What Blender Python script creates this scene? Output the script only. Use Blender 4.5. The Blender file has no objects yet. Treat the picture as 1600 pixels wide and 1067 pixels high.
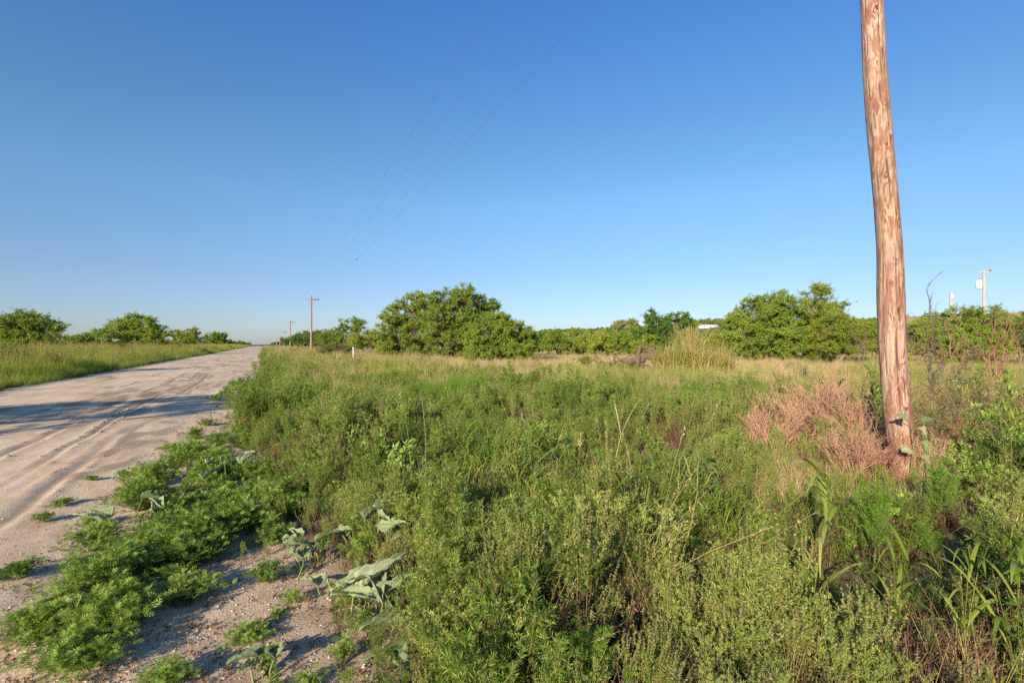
import bpy, math
import numpy as np
from mathutils import Vector

# ------------------------------------------------------------------ camera, sky, sun, exposure
scene = bpy.context.scene
CAM_Z = 1.6
cam_data = bpy.data.cameras.new('camera')
cam_data.lens = 18.0
cam_data.sensor_width = 36.0
cam_data.clip_start = 0.05
cam_data.clip_end = 6000
cam = bpy.data.objects.new('camera', cam_data)
cam.location = (0, 0, CAM_Z)
cam.rotation_euler = (math.radians(90.32), 0, 0)
scene.collection.objects.link(cam)
scene.camera = cam

SUN_EL = 20.0
SUN_DIR = np.array([-0.45, -0.893])          # horizontal direction towards the sun (behind and to the left)
world = bpy.data.worlds.new("World")
scene.world = world
world.use_nodes = True
nt = world.node_tree
bg = nt.nodes['Background']
sky = nt.nodes.new('ShaderNodeTexSky')
sky.sky_type = 'NISHITA'
sky.sun_disc = False
sky.sun_elevation = math.radians(SUN_EL)
sky.sun_rotation = math.atan2(SUN_DIR[0], SUN_DIR[1]) % (2 * math.pi)
sky.altitude = 400
sky.air_density = 1.0
sky.dust_density = 0.6
sky.ozone_density = 2.6
# the air of that evening: less green and yellow low down than the plain sky model
tcw = nt.nodes.new('ShaderNodeTexCoord'); sepw = nt.nodes.new('ShaderNodeSeparateXYZ')
nt.links.new(tcw.outputs['Generated'], sepw.inputs[0])
rw = nt.nodes.new('ShaderNodeValToRGB'); nt.links.new(sepw.outputs['Z'], rw.inputs[0])
SKY_TINT = [(0.0, (0.53, 0.60, 0.82)), (0.07, (0.56, 0.62, 0.79)), (0.125, (0.59, 0.65, 0.77)), (0.26, (0.65, 0.82, 0.92)), (0.36, (0.59, 0.82, 0.95)), (0.56, (0.46, 0.81, 1.20)), (0.8, (0.44, 0.79, 1.20))]
while len(rw.color_ramp.elements) < len(SKY_TINT):
    rw.color_ramp.elements.new(0.5)
for e_, (p_, c_) in zip(rw.color_ramp.elements, SKY_TINT):
    e_.position = p_; e_.color = (*c_, 1)
mw = nt.nodes.new('ShaderNodeMix'); mw.data_type = 'RGBA'; mw.blend_type = 'MULTIPLY'; mw.inputs[0].default_value = 1.0
nt.links.new(sky.outputs[0], mw.inputs[6]); nt.links.new(rw.outputs[0], mw.inputs[7])
nt.links.new(mw.outputs[2], bg.inputs[0])
bg.inputs[1].default_value = 0.10
sl = bpy.data.lights.new('sun', 'SUN')
sl.energy = 5.0
sl.angle = math.radians(0.5)
sl.color = (1.0, 0.85, 0.66)
so = bpy.data.objects.new('sun', sl)
ce = math.cos(math.radians(SUN_EL))
sv = Vector((SUN_DIR[0] * ce, SUN_DIR[1] * ce, math.sin(math.radians(SUN_EL)))).normalized()
so.rotation_euler = sv.to_track_quat('Z', 'Y').to_euler()
so.location = (-20, -40, 30)
scene.collection.objects.link(so)
vs = scene.view_settings
vs.view_transform = 'Standard'
vs.look = 'None'
vs.gamma = 1.0
vs.use_curve_mapping = False
vs.exposure = 0.85
scene.cycles.max_bounces = 6
scene.cycles.diffuse_bounces = 3
scene.cycles.transmission_bounces = 4
scene.cycles.glossy_bounces = 2
scene.cycles.caustics_reflective = False
scene.cycles.caustics_refractive = False
scene.cycles.use_denoising = False
scene.cycles.sample_clamp_indirect = 4.0

# ------------------------------------------------------------------ helpers
rng = np.random.default_rng(11)
RD = np.array([-0.4364, 0.8998])             # direction of the road
RR = np.array([0.8998, 0.4364])              # to the right of the road
F = 800.0


def uv(x, y):
    return x * RD[0] + y * RD[1], x * RR[0] + y * RR[1]


def xy(u, v):
    return u * RD[0] + v * RR[0], u * RD[1] + v * RR[1]


def at(px, Y):
    """ground x of a thing seen in direction px standing Y metres away"""
    return (px - 800.0) / F * Y


def gp(px, py, z=0.0):
    """where the line of sight through a photo point meets the plane z"""
    Y = F * (CAM_Z - z) / (py - 538.0)
    return np.array([(px - 800.0) / F * Y, Y])


def _hash(ix, iy, seed):
    n = (ix.astype(np.int64) * 374761393 + iy.astype(np.int64) * 668265263 + seed * 69069) & 0x7fffffff
    n = ((n ^ (n >> 13)) * 1274126177) & 0x7fffffff
    n = n ^ (n >> 16)
    return (n & 0xffff) / 65535.0


def vnoise(x, y, seed=0):
    x = np.asarray(x, float); y = np.asarray(y, float)
    ix = np.floor(x); iy = np.floor(y)
    fx = x - ix; fy = y - iy
    fx = fx * fx * (3 - 2 * fx); fy = fy * fy * (3 - 2 * fy)
    a = _hash(ix, iy, seed); b = _hash(ix + 1, iy, seed)
    c = _hash(ix, iy + 1, seed); d = _hash(ix + 1, iy + 1, seed)
    return (a * (1 - fx) + b * fx) * (1 - fy) + (c * (1 - fx) + d * fx) * fy


def fbm(x, y, seed=0, oct=4):
    s = 0; a = 0.5; f = 1.0
    for i in range(oct):
        s = s + a * (vnoise(x * f, y * f, seed + i * 17) - 0.5)
        a *= 0.5; f *= 2.03
    return s


def sst(a, b, x):
    t = np.clip((x - a) / (b - a), 0, 1)
    return t * t * (3 - 2 * t)


def ruts(u, v):
    """wheel marks pressed into the road, in metres of height"""
    h = 0.0
    mean = 0.25 * np.sin(u * 0.09 + 1.0) + 0.12 * np.sin(u * 0.31)
    for vc, w, d, s in ((-2.45, 0.07, 0.016, 3), (-2.90, 0.05, 0.016, 8), (-3.55, 0.06, 0.014, 5), (-4.75, 0.06, 0.015, 12), (-6.1, 0.2, 0.008, 21), (-1.6, 0.16, 0.006, 31)):
        m = sst(0.38, 0.66, vnoise(u * 0.28, u * 0 + vc, s) * 0.8 + 0.15)
        wob = 0.07 * (vnoise(u * 0.8, u * 0, s + 50) - 0.5)
        dv = v - vc - mean - wob
        h = h - d * m * np.exp(-(dv / w) ** 2) + 0.55 * d * m * (np.exp(-((dv - 2.0 * w) / (w * .8)) ** 2) + np.exp(-((dv + 2.0 * w) / (w * .8)) ** 2)) * (0.3 + 1.2 * vnoise(u * 5, v * 9, s + 70))
    return h


def ground_h(x, y):
    u, v = uv(x, y)
    r = np.sqrt(x * x + y * y)
    h = 0.05 * fbm(x * 0.5, y * 0.5, 5) + (0.03 * fbm(x * 3.1, y * 3.1, 9) + 0.022 * fbm(x * 9.3, y * 9.3, 19, 3)) * sst(60, 10, r)
    side = sst(1.0, 3.0, v) * sst(6.0, 4.2, v)
    h = h - 0.34 * side * (0.75 + 0.5 * vnoise(u * .3, v * .1, 4))
    h = h + 0.10 * sst(5.5, 9, v)
    h = h - 0.12 * sst(-7.9, -8.8, v) * sst(-11, -9.5, v) + 0.30 * sst(-10, -14, v)
    h = h + 0.9 * fbm(x * 0.012, y * 0.012, 33, 2) * sst(90, 300, r) * sst(10, 60, np.abs(v))
    return h


def road_z(u, v):
    x, y = xy(u, v)
    near = sst(50, 12, np.sqrt(x * x + y * y))
    h = 0.05 * fbm(x * 0.5, y * 0.5, 5) * 0.8
    e = np.minimum(v + 8.2, -0.55 - v)
    e = e + 0.5 * fbm(u * 0.35, v * 0 + np.where(v > -4, 1.0, 9.0), 61)
    h = h + 0.035 * sst(0.0, 1.6, e) - 0.09 * sst(0.0, -0.7, e)
    h = h + ruts(u, v) * near * sst(-0.2, 0.5, e)
    h = h + near * (0.007 * fbm(u * 5, v * 7, 41) + 0.008 * fbm(u * 15, v * 15, 42, 3) + 0.008 * fbm(u * 0.9, v * 2.2, 43))
    h = h + 0.12 * fbm(u * 0.02, v * 0, 44, 2) * sst(40, 120, u)
    return h


def mk_mat(name):
    m = bpy.data.materials.new(name)
    m.use_nodes = True
    n = m.node_tree
    n.nodes.clear()
    return m, n, n.nodes, n.links


def ramp(nodes, stops):
    r = nodes.new('ShaderNodeValToRGB')
    el = r.color_ramp.elements
    while len(el) < len(stops):
        el.new(0.5)
    for e, (p, c) in zip(el, stops):
        e.position = p
        e.color = (c[0], c[1], c[2], 1)
    return r


def math_node(nodes, links, op, a, b=None, clamp=False):
    m = nodes.new('ShaderNodeMath'); m.operation = op; m.use_clamp = clamp
    for i, s in enumerate((a, b)):
        if s is None:
            continue
        if isinstance(s, (int, float)):
            m.inputs[i].default_value = s
        else:
            links.new(s, m.inputs[i])
    return m.outputs[0]


def noise_node(nodes, links, vec, scale, detail=3, rough=.55, dist=0.0):
    n = nodes.new('ShaderNodeTexNoise')
    n.inputs['Scale'].default_value = scale
    n.inputs['Detail'].default_value = detail
    n.inputs['Roughness'].default_value = rough
    n.inputs['Distortion'].default_value = dist
    if vec is not None:
        links.new(vec, n.inputs['Vector'])
    return n.outputs[0]


def leaf_mat(name, cols, transl=0.30, rough=0.5, w=(0.42, 0.28, 0.5), pscale=0.35, spec=0.25):
    """leaves: colour differs from leaf to leaf, plant to plant and patch to patch; some light comes through"""
    m, n, N, L = mk_mat(name)
    geo = N.new('ShaderNodeNewGeometry'); oi = N.new('ShaderNodeObjectInfo')
    nz = noise_node(N, L, geo.outputs['Position'], pscale, 3, .6)
    a = math_node(N, L, 'MULTIPLY', geo.outputs['Random Per Island'], w[0])
    b = math_node(N, L, 'MULTIPLY', oi.outputs['Random'], w[1])
    c = math_node(N, L, 'MULTIPLY', nz, w[2])
    s = math_node(N, L, 'ADD', math_node(N, L, 'ADD', a, b), c)
    s = math_node(N, L, 'SUBTRACT', s, (sum(w) - 1) / 2)
    r = ramp(N, [(0.18 + 0.64 * i / (len(cols) - 1), c_) for i, c_ in enumerate(cols)])
    L.new(s, r.inputs[0])
    p = N.new('ShaderNodeBsdfPrincipled')
    p.inputs['Roughness'].default_value = rough
    p.inputs['Specular IOR Level'].default_value = spec
    L.new(r.outputs[0], p.inputs['Base Color'])
    out = N.new('ShaderNodeOutputMaterial')
    if transl > 0:
        t = N.new('ShaderNodeBsdfTranslucent')
        hs = N.new('ShaderNodeHueSaturation')
        hs.inputs['Hue'].default_value = 0.485; hs.inputs['Saturation'].default_value = 1.1
        hs.inputs['Value'].default_value = 1.25
        L.new(r.outputs[0], hs.inputs['Color']); L.new(hs.outputs[0], t.inputs[0])
        mx = N.new('ShaderNodeMixShader'); mx.inputs[0].default_value = transl
        L.new(p.outputs[0], mx.inputs[1]); L.new(t.outputs[0], mx.inputs[2])
        L.new(mx.outputs[0], out.inputs[0])
    else:
        L.new(p.outputs[0], out.inputs[0])
    return m


def plain_mat(name, c1, c2, scale=8, rough=0.8, bump=0.3, stretch=(1, 1, 1), metallic=0.0):
    m, n, N, L = mk_mat(name)
    tc = N.new('ShaderNodeTexCoord'); mp = N.new('ShaderNodeMapping')
    mp.inputs['Scale'].default_value = stretch
    L.new(tc.outputs['Object'], mp.inputs[0])
    nz = noise_node(N, L, mp.outputs[0], scale, 5, .65)
    r = ramp(N, [(0.3, c1), (0.7, c2)]); L.new(nz, r.inputs[0])
    p = N.new('ShaderNodeBsdfPrincipled'); p.inputs['Roughness'].default_value = rough
    p.inputs['Metallic'].default_value = metallic
    L.new(r.outputs[0], p.inputs['Base Color'])
    if bump:
        b = N.new('ShaderNodeBump'); b.inputs['Strength'].default_value = bump; b.inputs['Distance'].default_value = 0.02
        L.new(nz, b.inputs['Height']); L.new(b.outputs[0], p.inputs['Normal'])
    out = N.new('ShaderNodeOutputMaterial'); L.new(p.outputs[0], out.inputs[0])
    return m


def nrm(a):
    return a / (np.linalg.norm(a, axis=-1, keepdims=True) + 1e-9)


def rdir(n, r=None):
    return nrm((r or rng).normal(size=(n, 3)))


class Geo:
    """collects quads with a material slot each; builds meshes"""
    def __init__(self):
        self.V = []; self.F = []; self.M = []; self.n = 0

    def add(self, v, f, m=0):
        v = np.asarray(v, float).reshape(-1, 3); f = np.asarray(f, int).reshape(-1, 4)
        self.V.append(v); self.F.append(f + self.n); self.M.append(np.full(len(f), m, int)); self.n += len(v)

    def leaves(self, P, D, Nn, L, W, m=0, mid=0.42, fold=0.12):
        n = len(P)
        if n == 0:
            return
        L = np.broadcast_to(np.asarray(L, float), (n,))[:, None]; W = np.broadcast_to(np.asarray(W, float), (n,))[:, None]
        D = nrm(D); S = nrm(np.cross(D, Nn)); Nn = np.cross(S, D)
        a = P
        b = P + D * L * mid + S * W / 2 + Nn * W * fold
        c = P + D * L
        d = P + D * L * mid - S * W / 2 + Nn * W * fold
        v = np.stack([a, b, c, d], 1).reshape(-1, 3)
        f = np.arange(4 * n).reshape(n, 4)
        self.add(v, f, m)

    def ribbons(self, P, S, W, m=0):
        """P (n,k,3) centre lines, S (n,3) or (n,k,3) side vector, W (n,k) widths"""
        n, k, _ = P.shape
        if S.ndim == 2:
            S = np.repeat(S[:, None], k, 1)
        a = P + S * W[..., None] / 2; b = P - S * W[..., None] / 2
        v = np.stack([a, b], 2).reshape(-1, 3)
        i = np.arange(n)[:, None] * 2 * k + np.arange(k - 1)[None] * 2
        f = np.stack([i, i + 1, i + 3, i + 2], -1)
        self.add(v, f, m)

    def tubes(self, P, R, m=0, sides=3, cap=True):
        n, k, _ = P.shape
        R = np.broadcast_to(R, (n, k))
        T = np.gradient(P, axis=1); T = nrm(T)
        ref = np.zeros((n, 1, 3)); ref[..., 0] = 1; big = np.abs(T[:, :1, 0:1]) > 0.8
        ref = np.where(big, np.array([0, 1.0, 0]), ref)
        A = nrm(np.cross(T, ref)); B = np.cross(T, A)
        th = np.arange(sides) * 2 * math.pi / sides
        ring = P[:, :, None] + R[:, :, None, None] * (A[:, :, None] * np.cos(th)[None, None, :, None] + B[:, :, None] * np.sin(th)[None, None, :, None])
        v = ring.reshape(-1, 3)
        base = np.arange(n)[:, None, None] * k * sides + np.arange(k - 1)[None, :, None] * sides
        j = np.arange(sides)[None, None]; j2 = (j + 1) % sides
        f = np.stack([base + j, base + j2, base + j2 + sides, base + j + sides], -1)
        self.add(v, f, m)
        if cap and sides >= 4:
            for i in range(n):
                o = (i * k + k - 1) * sides
                c = v[o:o + sides]
                cc = np.vstack([c, c.mean(0)])
                # a fan of quads (two corners of the rim, the centre, the next corner)
                fs = [[q, (q + 1) % sides, (q + 2) % sides, sides] for q in range(0, sides, 2)]
                self.add(cc, fs, m)

    def box(self, lo, hi, m=0):
        x0, y0, z0 = lo; x1, y1, z1 = hi
        v = [(x0, y0, z0), (x1, y0, z0), (x1, y1, z0), (x0, y1, z0), (x0, y0, z1), (x1, y0, z1), (x1, y1, z1), (x0, y1, z1)]
        f = [(3, 2, 1, 0), (4, 5, 6, 7), (0, 1, 5, 4), (1, 2, 6, 5), (2, 3, 7, 6), (3, 0, 4, 7)]
        self.add(v, f, m)

    def xf(self, M, t):
        for i in range(len(self.V)):
            self.V[i] = self.V[i] @ np.asarray(M).T + np.asarray(t)
        return self

    def mesh(self, name, mats, only=None, smooth=False):
        V = np.concatenate(self.V); Fq = np.concatenate(self.F); M = np.concatenate(self.M)
        if only is not None:
            k = np.isin(M, only)
            Fq = Fq[k]; M = M[k]
            used, inv = np.unique(Fq, return_inverse=True)
            V = V[used]; Fq = inv.reshape(-1, 4)
            M = np.searchsorted(np.array(sorted(only)), M)
            mats = [mats[i] for i in sorted(only)]
        me = bpy.data.meshes.new(name)
        me.vertices.add(len(V)); me.vertices.foreach_set('co', V.astype(np.float32).ravel())
        me.loops.add(len(Fq) * 4); me.loops.foreach_set('vertex_index', Fq.astype(np.int32).ravel())
        me.polygons.add(len(Fq)); me.polygons.foreach_set('loop_start', (np.arange(len(Fq)) * 4).astype(np.int32))
        me.polygons.foreach_set('material_index', M.astype(np.int32))
        if smooth:
            me.polygons.foreach_set('use_smooth', np.ones(len(Fq), bool))
        for m in mats:
            me.materials.append(m)
        me.update(calc_edges=True)
        return me


COL = scene.collection


def link(name, me, parent=None, loc=None):
    o = bpy.data.objects.new(name, me)
    COL.objects.link(o)
    if parent is not None:
        o.parent = parent
    if loc is not None:
        o.location = loc
    return o


def tag(o, label, cat, group=None, kind=None):
    if label: o['label'] = label
    if cat: o['category'] = cat
    if group: o['group'] = group
    if kind: o['kind'] = kind
    return o


def empty(name, loc, rz=0):
    o = bpy.data.objects.new(name, None)
    o.empty_display_size = 0.2
    o.location = loc; o.rotation_euler = (0, 0, rz)
    COL.objects.link(o)
    return o


def copy_tree(o, parent=None):
    c = o.copy(); COL.objects.link(c); c.parent = parent
    for ch in list(o.children):
        copy_tree(ch, c)
    return c


def gz(x, y):
    return float(ground_h(np.array([float(x)]), np.array([float(y)]))[0])


# ------------------------------------------------------------------ materials
M = {}
GREEN = lambda k=1.0: [(0.035 * k, 0.062 * k, 0.010 * k), (0.075 * k, 0.115 * k, 0.018 * k), (0.125 * k, 0.175 * k, 0.030 * k), (0.185 * k, 0.225 * k, 0.050 * k)]
M['weed'] = leaf_mat('weed_leaf', [(0.060, 0.112, 0.018), (0.13, 0.215, 0.030), (0.235, 0.335, 0.055), (0.39, 0.46, 0.12)], transl=.36, pscale=.8)
M['sage'] = leaf_mat('sage_leaf', [(0.12, 0.165, 0.035), (0.23, 0.285, 0.06), (0.35, 0.40, 0.095), (0.46, 0.48, 0.13)])
M['spike'] = leaf_mat('seed_spike', [(0.20, 0.21, 0.06), (0.30, 0.31, 0.10), (0.38, 0.37, 0.13)])
M['rag'] = leaf_mat('ragweed_leaf', [(0.068, 0.125, 0.020), (0.14, 0.235, 0.034), (0.235, 0.345, 0.056), (0.34, 0.43, 0.095)], pscale=1.2)
M['feather'] = leaf_mat('feathery_leaf', [(0.10, 0.19, 0.02), (0.16, 0.29, 0.035), (0.23, 0.37, 0.05)])
M['brown'] = leaf_mat('dead_leaf', [(0.075, 0.038, 0.022), (0.15, 0.085, 0.05), (0.26, 0.165, 0.10), (0.33, 0.24, 0.14)], transl=0.12)
M['stem'] = leaf_mat('weed_stem', [(0.12, 0.07, 0.035), (0.20, 0.14, 0.06), (0.20, 0.20, 0.07)], transl=0.0)
M['gstem'] = leaf_mat('green_stem', [(0.12, 0.16, 0.04), (0.22, 0.26, 0.08)], transl=0.0)
M['grass'] = leaf_mat('grass_blade', [(0.08, 0.125, 0.02), (0.16, 0.225, 0.03), (0.26, 0.325, 0.05), (0.40, 0.41, 0.11)], rough=0.45)
M['bright'] = leaf_mat('bright_grass_blade', [(0.08, 0.16, 0.015), (0.14, 0.25, 0.025), (0.22, 0.34, 0.04)], rough=0.45)
M['verge'] = leaf_mat('verge_grass_blade', [(0.08, 0.15, 0.015), (0.17, 0.27, 0.025), (0.30, 0.38, 0.04), (0.46, 0.46, 0.08)], rough=0.45, pscale=0.22)
M['dry'] = leaf_mat('dry_grass_blade', [(0.27, 0.24, 0.08), (0.44, 0.36, 0.155), (0.59, 0.47, 0.25), (0.70, 0.56, 0.34)], rough=0.6, pscale=0.15)
M['seed'] = leaf_mat('grass_seed_head', [(0.28, 0.22, 0.07), (0.42, 0.33, 0.12), (0.52, 0.41, 0.17)], rough=0.6)
M['pink'] = leaf_mat('pink_dry_twig', [(0.36, 0.17, 0.11), (0.54, 0.30, 0.20), (0.64, 0.43, 0.30)], transl=0.1, rough=.7)
M['gourd'] = leaf_mat('gourd_leaf', [(0.12, 0.17, 0.08), (0.20, 0.26, 0.125), (0.31, 0.35, 0.19)], transl=0.22, rough=.65, w=(.8, .1, .1))
M['cane'] = leaf_mat('cane_blade', [(0.15, 0.18, 0.03), (0.28, 0.28, 0.06), (0.42, 0.34, 0.10), (0.52, 0.40, 0.17)])
M['mesq'] = leaf_mat('mesquite_leaf', [(0.065, 0.115, 0.014), (0.15, 0.235, 0.025), (0.26, 0.35, 0.042), (0.39, 0.46, 0.075)], transl=0.28, w=(.5, .12, .6), pscale=0.55)
M['mesq_y'] = leaf_mat('yellow_green_leaf', [(0.085, 0.13, 0.014), (0.18, 0.24, 0.025), (0.29, 0.35, 0.04), (0.42, 0.45, 0.07)], transl=0.28, w=(.5, .12, .6), pscale=0.55)
M['mesq_d'] = leaf_mat('dark_green_leaf', [(0.035, 0.080, 0.013), (0.075, 0.15, 0.022), (0.13, 0.225, 0.036), (0.20, 0.30, 0.06)], transl=0.25, w=(.5, .12, .6), pscale=0.55)
M['olive'] = leaf_mat('olive_leaf', [(0.12, 0.14, 0.035), (0.22, 0.24, 0.065), (0.34, 0.35, 0.12)], transl=0.25)
M['bark'] = plain_mat('mesquite_bark', (0.10, 0.065, 0.045), (0.26, 0.18, 0.13), 5, .9, .8, (1, 1, .3))
M['redbark'] = plain_mat('red_bark', (0.15, 0.06, 0.04), (0.36, 0.18, 0.12), 6, .9, .6, (1, 1, .4))
M['darkbark'] = plain_mat('dark_bark', (0.05, 0.04, 0.035), (0.14, 0.11, 0.09), 6, .9, .6, (1, 1, .4))
M['deadwood'] = plain_mat('dead_wood', (0.05, 0.032, 0.024), (0.20, 0.135, 0.10), 5, .9, .9, (.6, 2, 2))
M['polewood'] = plain_mat('far_pole_wood', (0.22, 0.13, 0.10), (0.36, 0.23, 0.18), 3, .85, .4, (4, 4, .5))
M['palepole'] = plain_mat('pale_pole_wood', (0.40, 0.27, 0.22), (0.55, 0.40, 0.33), 3, .85, .4, (4, 4, .5))
M['steel'] = plain_mat('galvanised_steel', (0.32, 0.33, 0.34), (0.45, 0.46, 0.47), 20, .45, .05, metallic=.7)
M['ceramic'] = plain_mat('insulator_glaze', (0.10, 0.06, 0.05), (0.16, 0.10, 0.08), 10, .25, 0)
M['white'] = plain_mat('white_paint', (0.74, 0.74, 0.72), (0.82, 0.82, 0.80), 6, .5, .05)
M['postpaint'] = plain_mat('weathered_white_paint', (0.42, 0.40, 0.36), (0.58, 0.56, 0.52), 12, .7, .1)
M['greypaint'] = plain_mat('grey_paint', (0.30, 0.31, 0.32), (0.40, 0.41, 0.42), 6, .5, .05)
M['wire'] = plain_mat('weathered_wire', (0.16, 0.15, 0.15), (0.26, 0.25, 0.25), 1, .5, 0, metallic=.3)
M['feathers'] = plain_mat('dark_feathers', (0.02, 0.02, 0.022), (0.06, 0.055, 0.05), 60, .7, .1)
M['glass'] = plain_mat('dark_window', (0.03, 0.035, 0.04), (0.05, 0.055, 0.06), 3, .15, 0)
M['stone'] = leaf_mat('pebble', [(0.20, 0.15, 0.12), (0.34, 0.255, 0.185), (0.46, 0.37, 0.285), (0.56, 0.47, 0.38)], transl=0, rough=.9, w=(0, .9, .1), spec=.2)


def soil_mat(name, road):
    m, n, N, L = mk_mat(name)
    tc = N.new('ShaderNodeTexCoord')
    obj = tc.outputs['Object']
    p = N.new('ShaderNodeBsdfPrincipled'); p.inputs['Roughness'].default_value = 0.92
    p.inputs['Specular IOR Level'].default_value = 0.15
    big = noise_node(N, L, obj, 0.35, 4, .6)
    mp = N.new('ShaderNodeMapping'); mp.inputs['Scale'].default_value = (1.0, 0.14, 1.0) if road else (1, 1, 1)
    L.new(obj, mp.inputs[0])
    streak = noise_node(N, L, mp.outputs[0], 3.0, 6, .65)
    fine = noise_node(N, L, obj, 38, 6, .75)
    s = math_node(N, L, 'ADD', math_node(N, L, 'MULTIPLY', big, .45), math_node(N, L, 'MULTIPLY', streak, .45))
    mid2 = noise_node(N, L, obj, 5.5, 5, .7)
    s = math_node(N, L, 'ADD', s, math_node(N, L, 'MULTIPLY', fine, .22))
    s = math_node(N, L, 'ADD', s, math_node(N, L, 'MULTIPLY', math_node(N, L, 'SUBTRACT', mid2, .5), .35))
    if road:
        cols = [(0.32, (0.30, 0.20, 0.115)), (0.45, (0.46, 0.33, 0.205)), (0.56, (0.58, 0.44, 0.29)), (0.70, (0.68, 0.54, 0.37))]
    else:
        cols = [(0.34, (0.24, 0.155, 0.09)), (0.47, (0.40, 0.28, 0.175)), (0.57, (0.53, 0.39, 0.26)), (0.70, (0.64, 0.50, 0.35))]
    r = ramp(N, cols); L.new(s, r.inputs[0])
    col = r.outputs[0]
    # pale grit and small stones in the surface
    vo = N.new('ShaderNodeTexVoronoi'); vo.inputs['Scale'].default_value = 46; L.new(obj, vo.inputs['Vector'])
    g = ramp(N, [(0.18, (1, 1, 1)), (0.30, (0, 0, 0))]); L.new(vo.outputs['Distance'], g.inputs[0])
    sel = math_node(N, L, 'GREATER_THAN', vo.outputs['Color'], 0.55 if not road else 0.72)
    gm = math_node(N, L, 'MULTIPLY', g.outputs[0], sel)
    mx = N.new('ShaderNodeMix'); mx.data_type = 'RGBA'
    L.new(math_node(N, L, 'MULTIPLY', gm, 0.6), mx.inputs[0]); L.new(col, mx.inputs[6])
    mx.inputs[7].default_value = (0.60, 0.52, 0.44, 1)
    col = mx.outputs[2]
    if road:
        at_ = N.new('ShaderNodeAttribute'); at_.attribute_name = 'churned'
        mm = N.new('ShaderNodeMix'); mm.data_type = 'RGBA'
        L.new(at_.outputs['Fac'], mm.inputs[0]); L.new(col, mm.inputs[6]); mm.inputs[7].default_value = (0.19, 0.13, 0.085, 1)
        col = mm.outputs[2]
    else:
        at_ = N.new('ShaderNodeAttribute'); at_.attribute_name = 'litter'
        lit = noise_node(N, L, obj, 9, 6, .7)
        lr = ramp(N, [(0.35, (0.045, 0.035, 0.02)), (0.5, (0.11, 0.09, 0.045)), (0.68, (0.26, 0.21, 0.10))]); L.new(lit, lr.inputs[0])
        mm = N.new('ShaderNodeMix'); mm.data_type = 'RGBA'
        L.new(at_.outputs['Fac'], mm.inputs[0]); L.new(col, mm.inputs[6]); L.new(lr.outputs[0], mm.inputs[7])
        at2 = N.new('ShaderNodeAttribute'); at2.attribute_name = 'pasture'
        pr = ramp(N, [(0.35, (0.16, 0.17, 0.05)), (0.5, (0.32, 0.27, 0.11)), (0.66, (0.48, 0.38, 0.18))]); L.new(noise_node(N, L, obj, .6, 8, .7), pr.inputs[0])
        m3 = N.new('ShaderNodeMix'); m3.data_type = 'RGBA'
        L.new(at2.outputs['Fac'], m3.inputs[0]); L.new(mm.outputs[2], m3.inputs[6]); L.new(pr.outputs[0], m3.inputs[7])
        col = m3.outputs[2]
    L.new(col, p.inputs['Base Color'])
    b = N.new('ShaderNodeBump'); b.inputs['Strength'].default_value = 0.45 if road else 0.85; b.inputs['Distance'].default_value = 0.014
    hh = math_node(N, L, 'ADD', math_node(N, L, 'MULTIPLY', fine, 1.0), math_node(N, L, 'MULTIPLY', gm, .8))
    L.new(hh, b.inputs['Height']); L.new(b.outputs[0], p.inputs['Normal'])
    out = N.new('ShaderNodeOutputMaterial'); L.new(p.outputs[0], out.inputs[0])
    return m


M['road'] = soil_mat('packed_caliche', True)
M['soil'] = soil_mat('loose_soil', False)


def grid_mesh(name, X, Y, Z, mat, attrs=None):
    nx, ny = X.shape
    V = np.stack([X, Y, Z], -1).reshape(-1, 3)
    i = np.arange(nx - 1)[:, None] * ny + np.arange(ny - 1)[None]
    f = np.stack([i, i + ny, i + ny + 1, i + 1], -1).reshape(-1, 4)
    g = Geo(); g.add(V, f)
    me = g.mesh(name, [mat], smooth=True)
    for k, a in (attrs or {}).items():
        at_ = me.attributes.new(k, 'FLOAT', 'POINT'); at_.data.foreach_set('value', a.astype(np.float32).ravel())
    return me


# ------------------------------------------------------------------ ground, road, hills
def weed_edge(u):
    return 0.40 - 0.62 * sst(2.0, 6.5, u) + 0.8 * fbm(u * 0.55, u * 0, 77)


s = np.linspace(-1, 1, 440)
k_ = 8.0
ax = np.sinh(k_ * s) / np.sinh(k_) * 2500
ay = np.sinh(k_ * (s)) / np.sinh(k_) * 2500 + 4
GX, GY = np.meshgrid(ax, ay, indexing='ij')
GZ = ground_h(GX, GY)
gu, gv = uv(GX, GY)
inside = sst(-8.0, -7.3, gv) * sst(-0.9, -1.7, gv)
GZ = GZ - 0.35 * inside
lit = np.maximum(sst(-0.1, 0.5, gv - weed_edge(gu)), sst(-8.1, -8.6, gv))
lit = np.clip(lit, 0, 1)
pas = sst(14, 30, np.sqrt(GX ** 2 + GY ** 2)) * np.maximum(sst(8, 14, gv), sst(-9.5, -13, gv))
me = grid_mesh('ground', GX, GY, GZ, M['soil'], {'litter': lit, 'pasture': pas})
ground = link('ground', me); tag(ground, 'bare pinkish soil shoulder running into open pasture', None, kind='structure')

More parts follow.
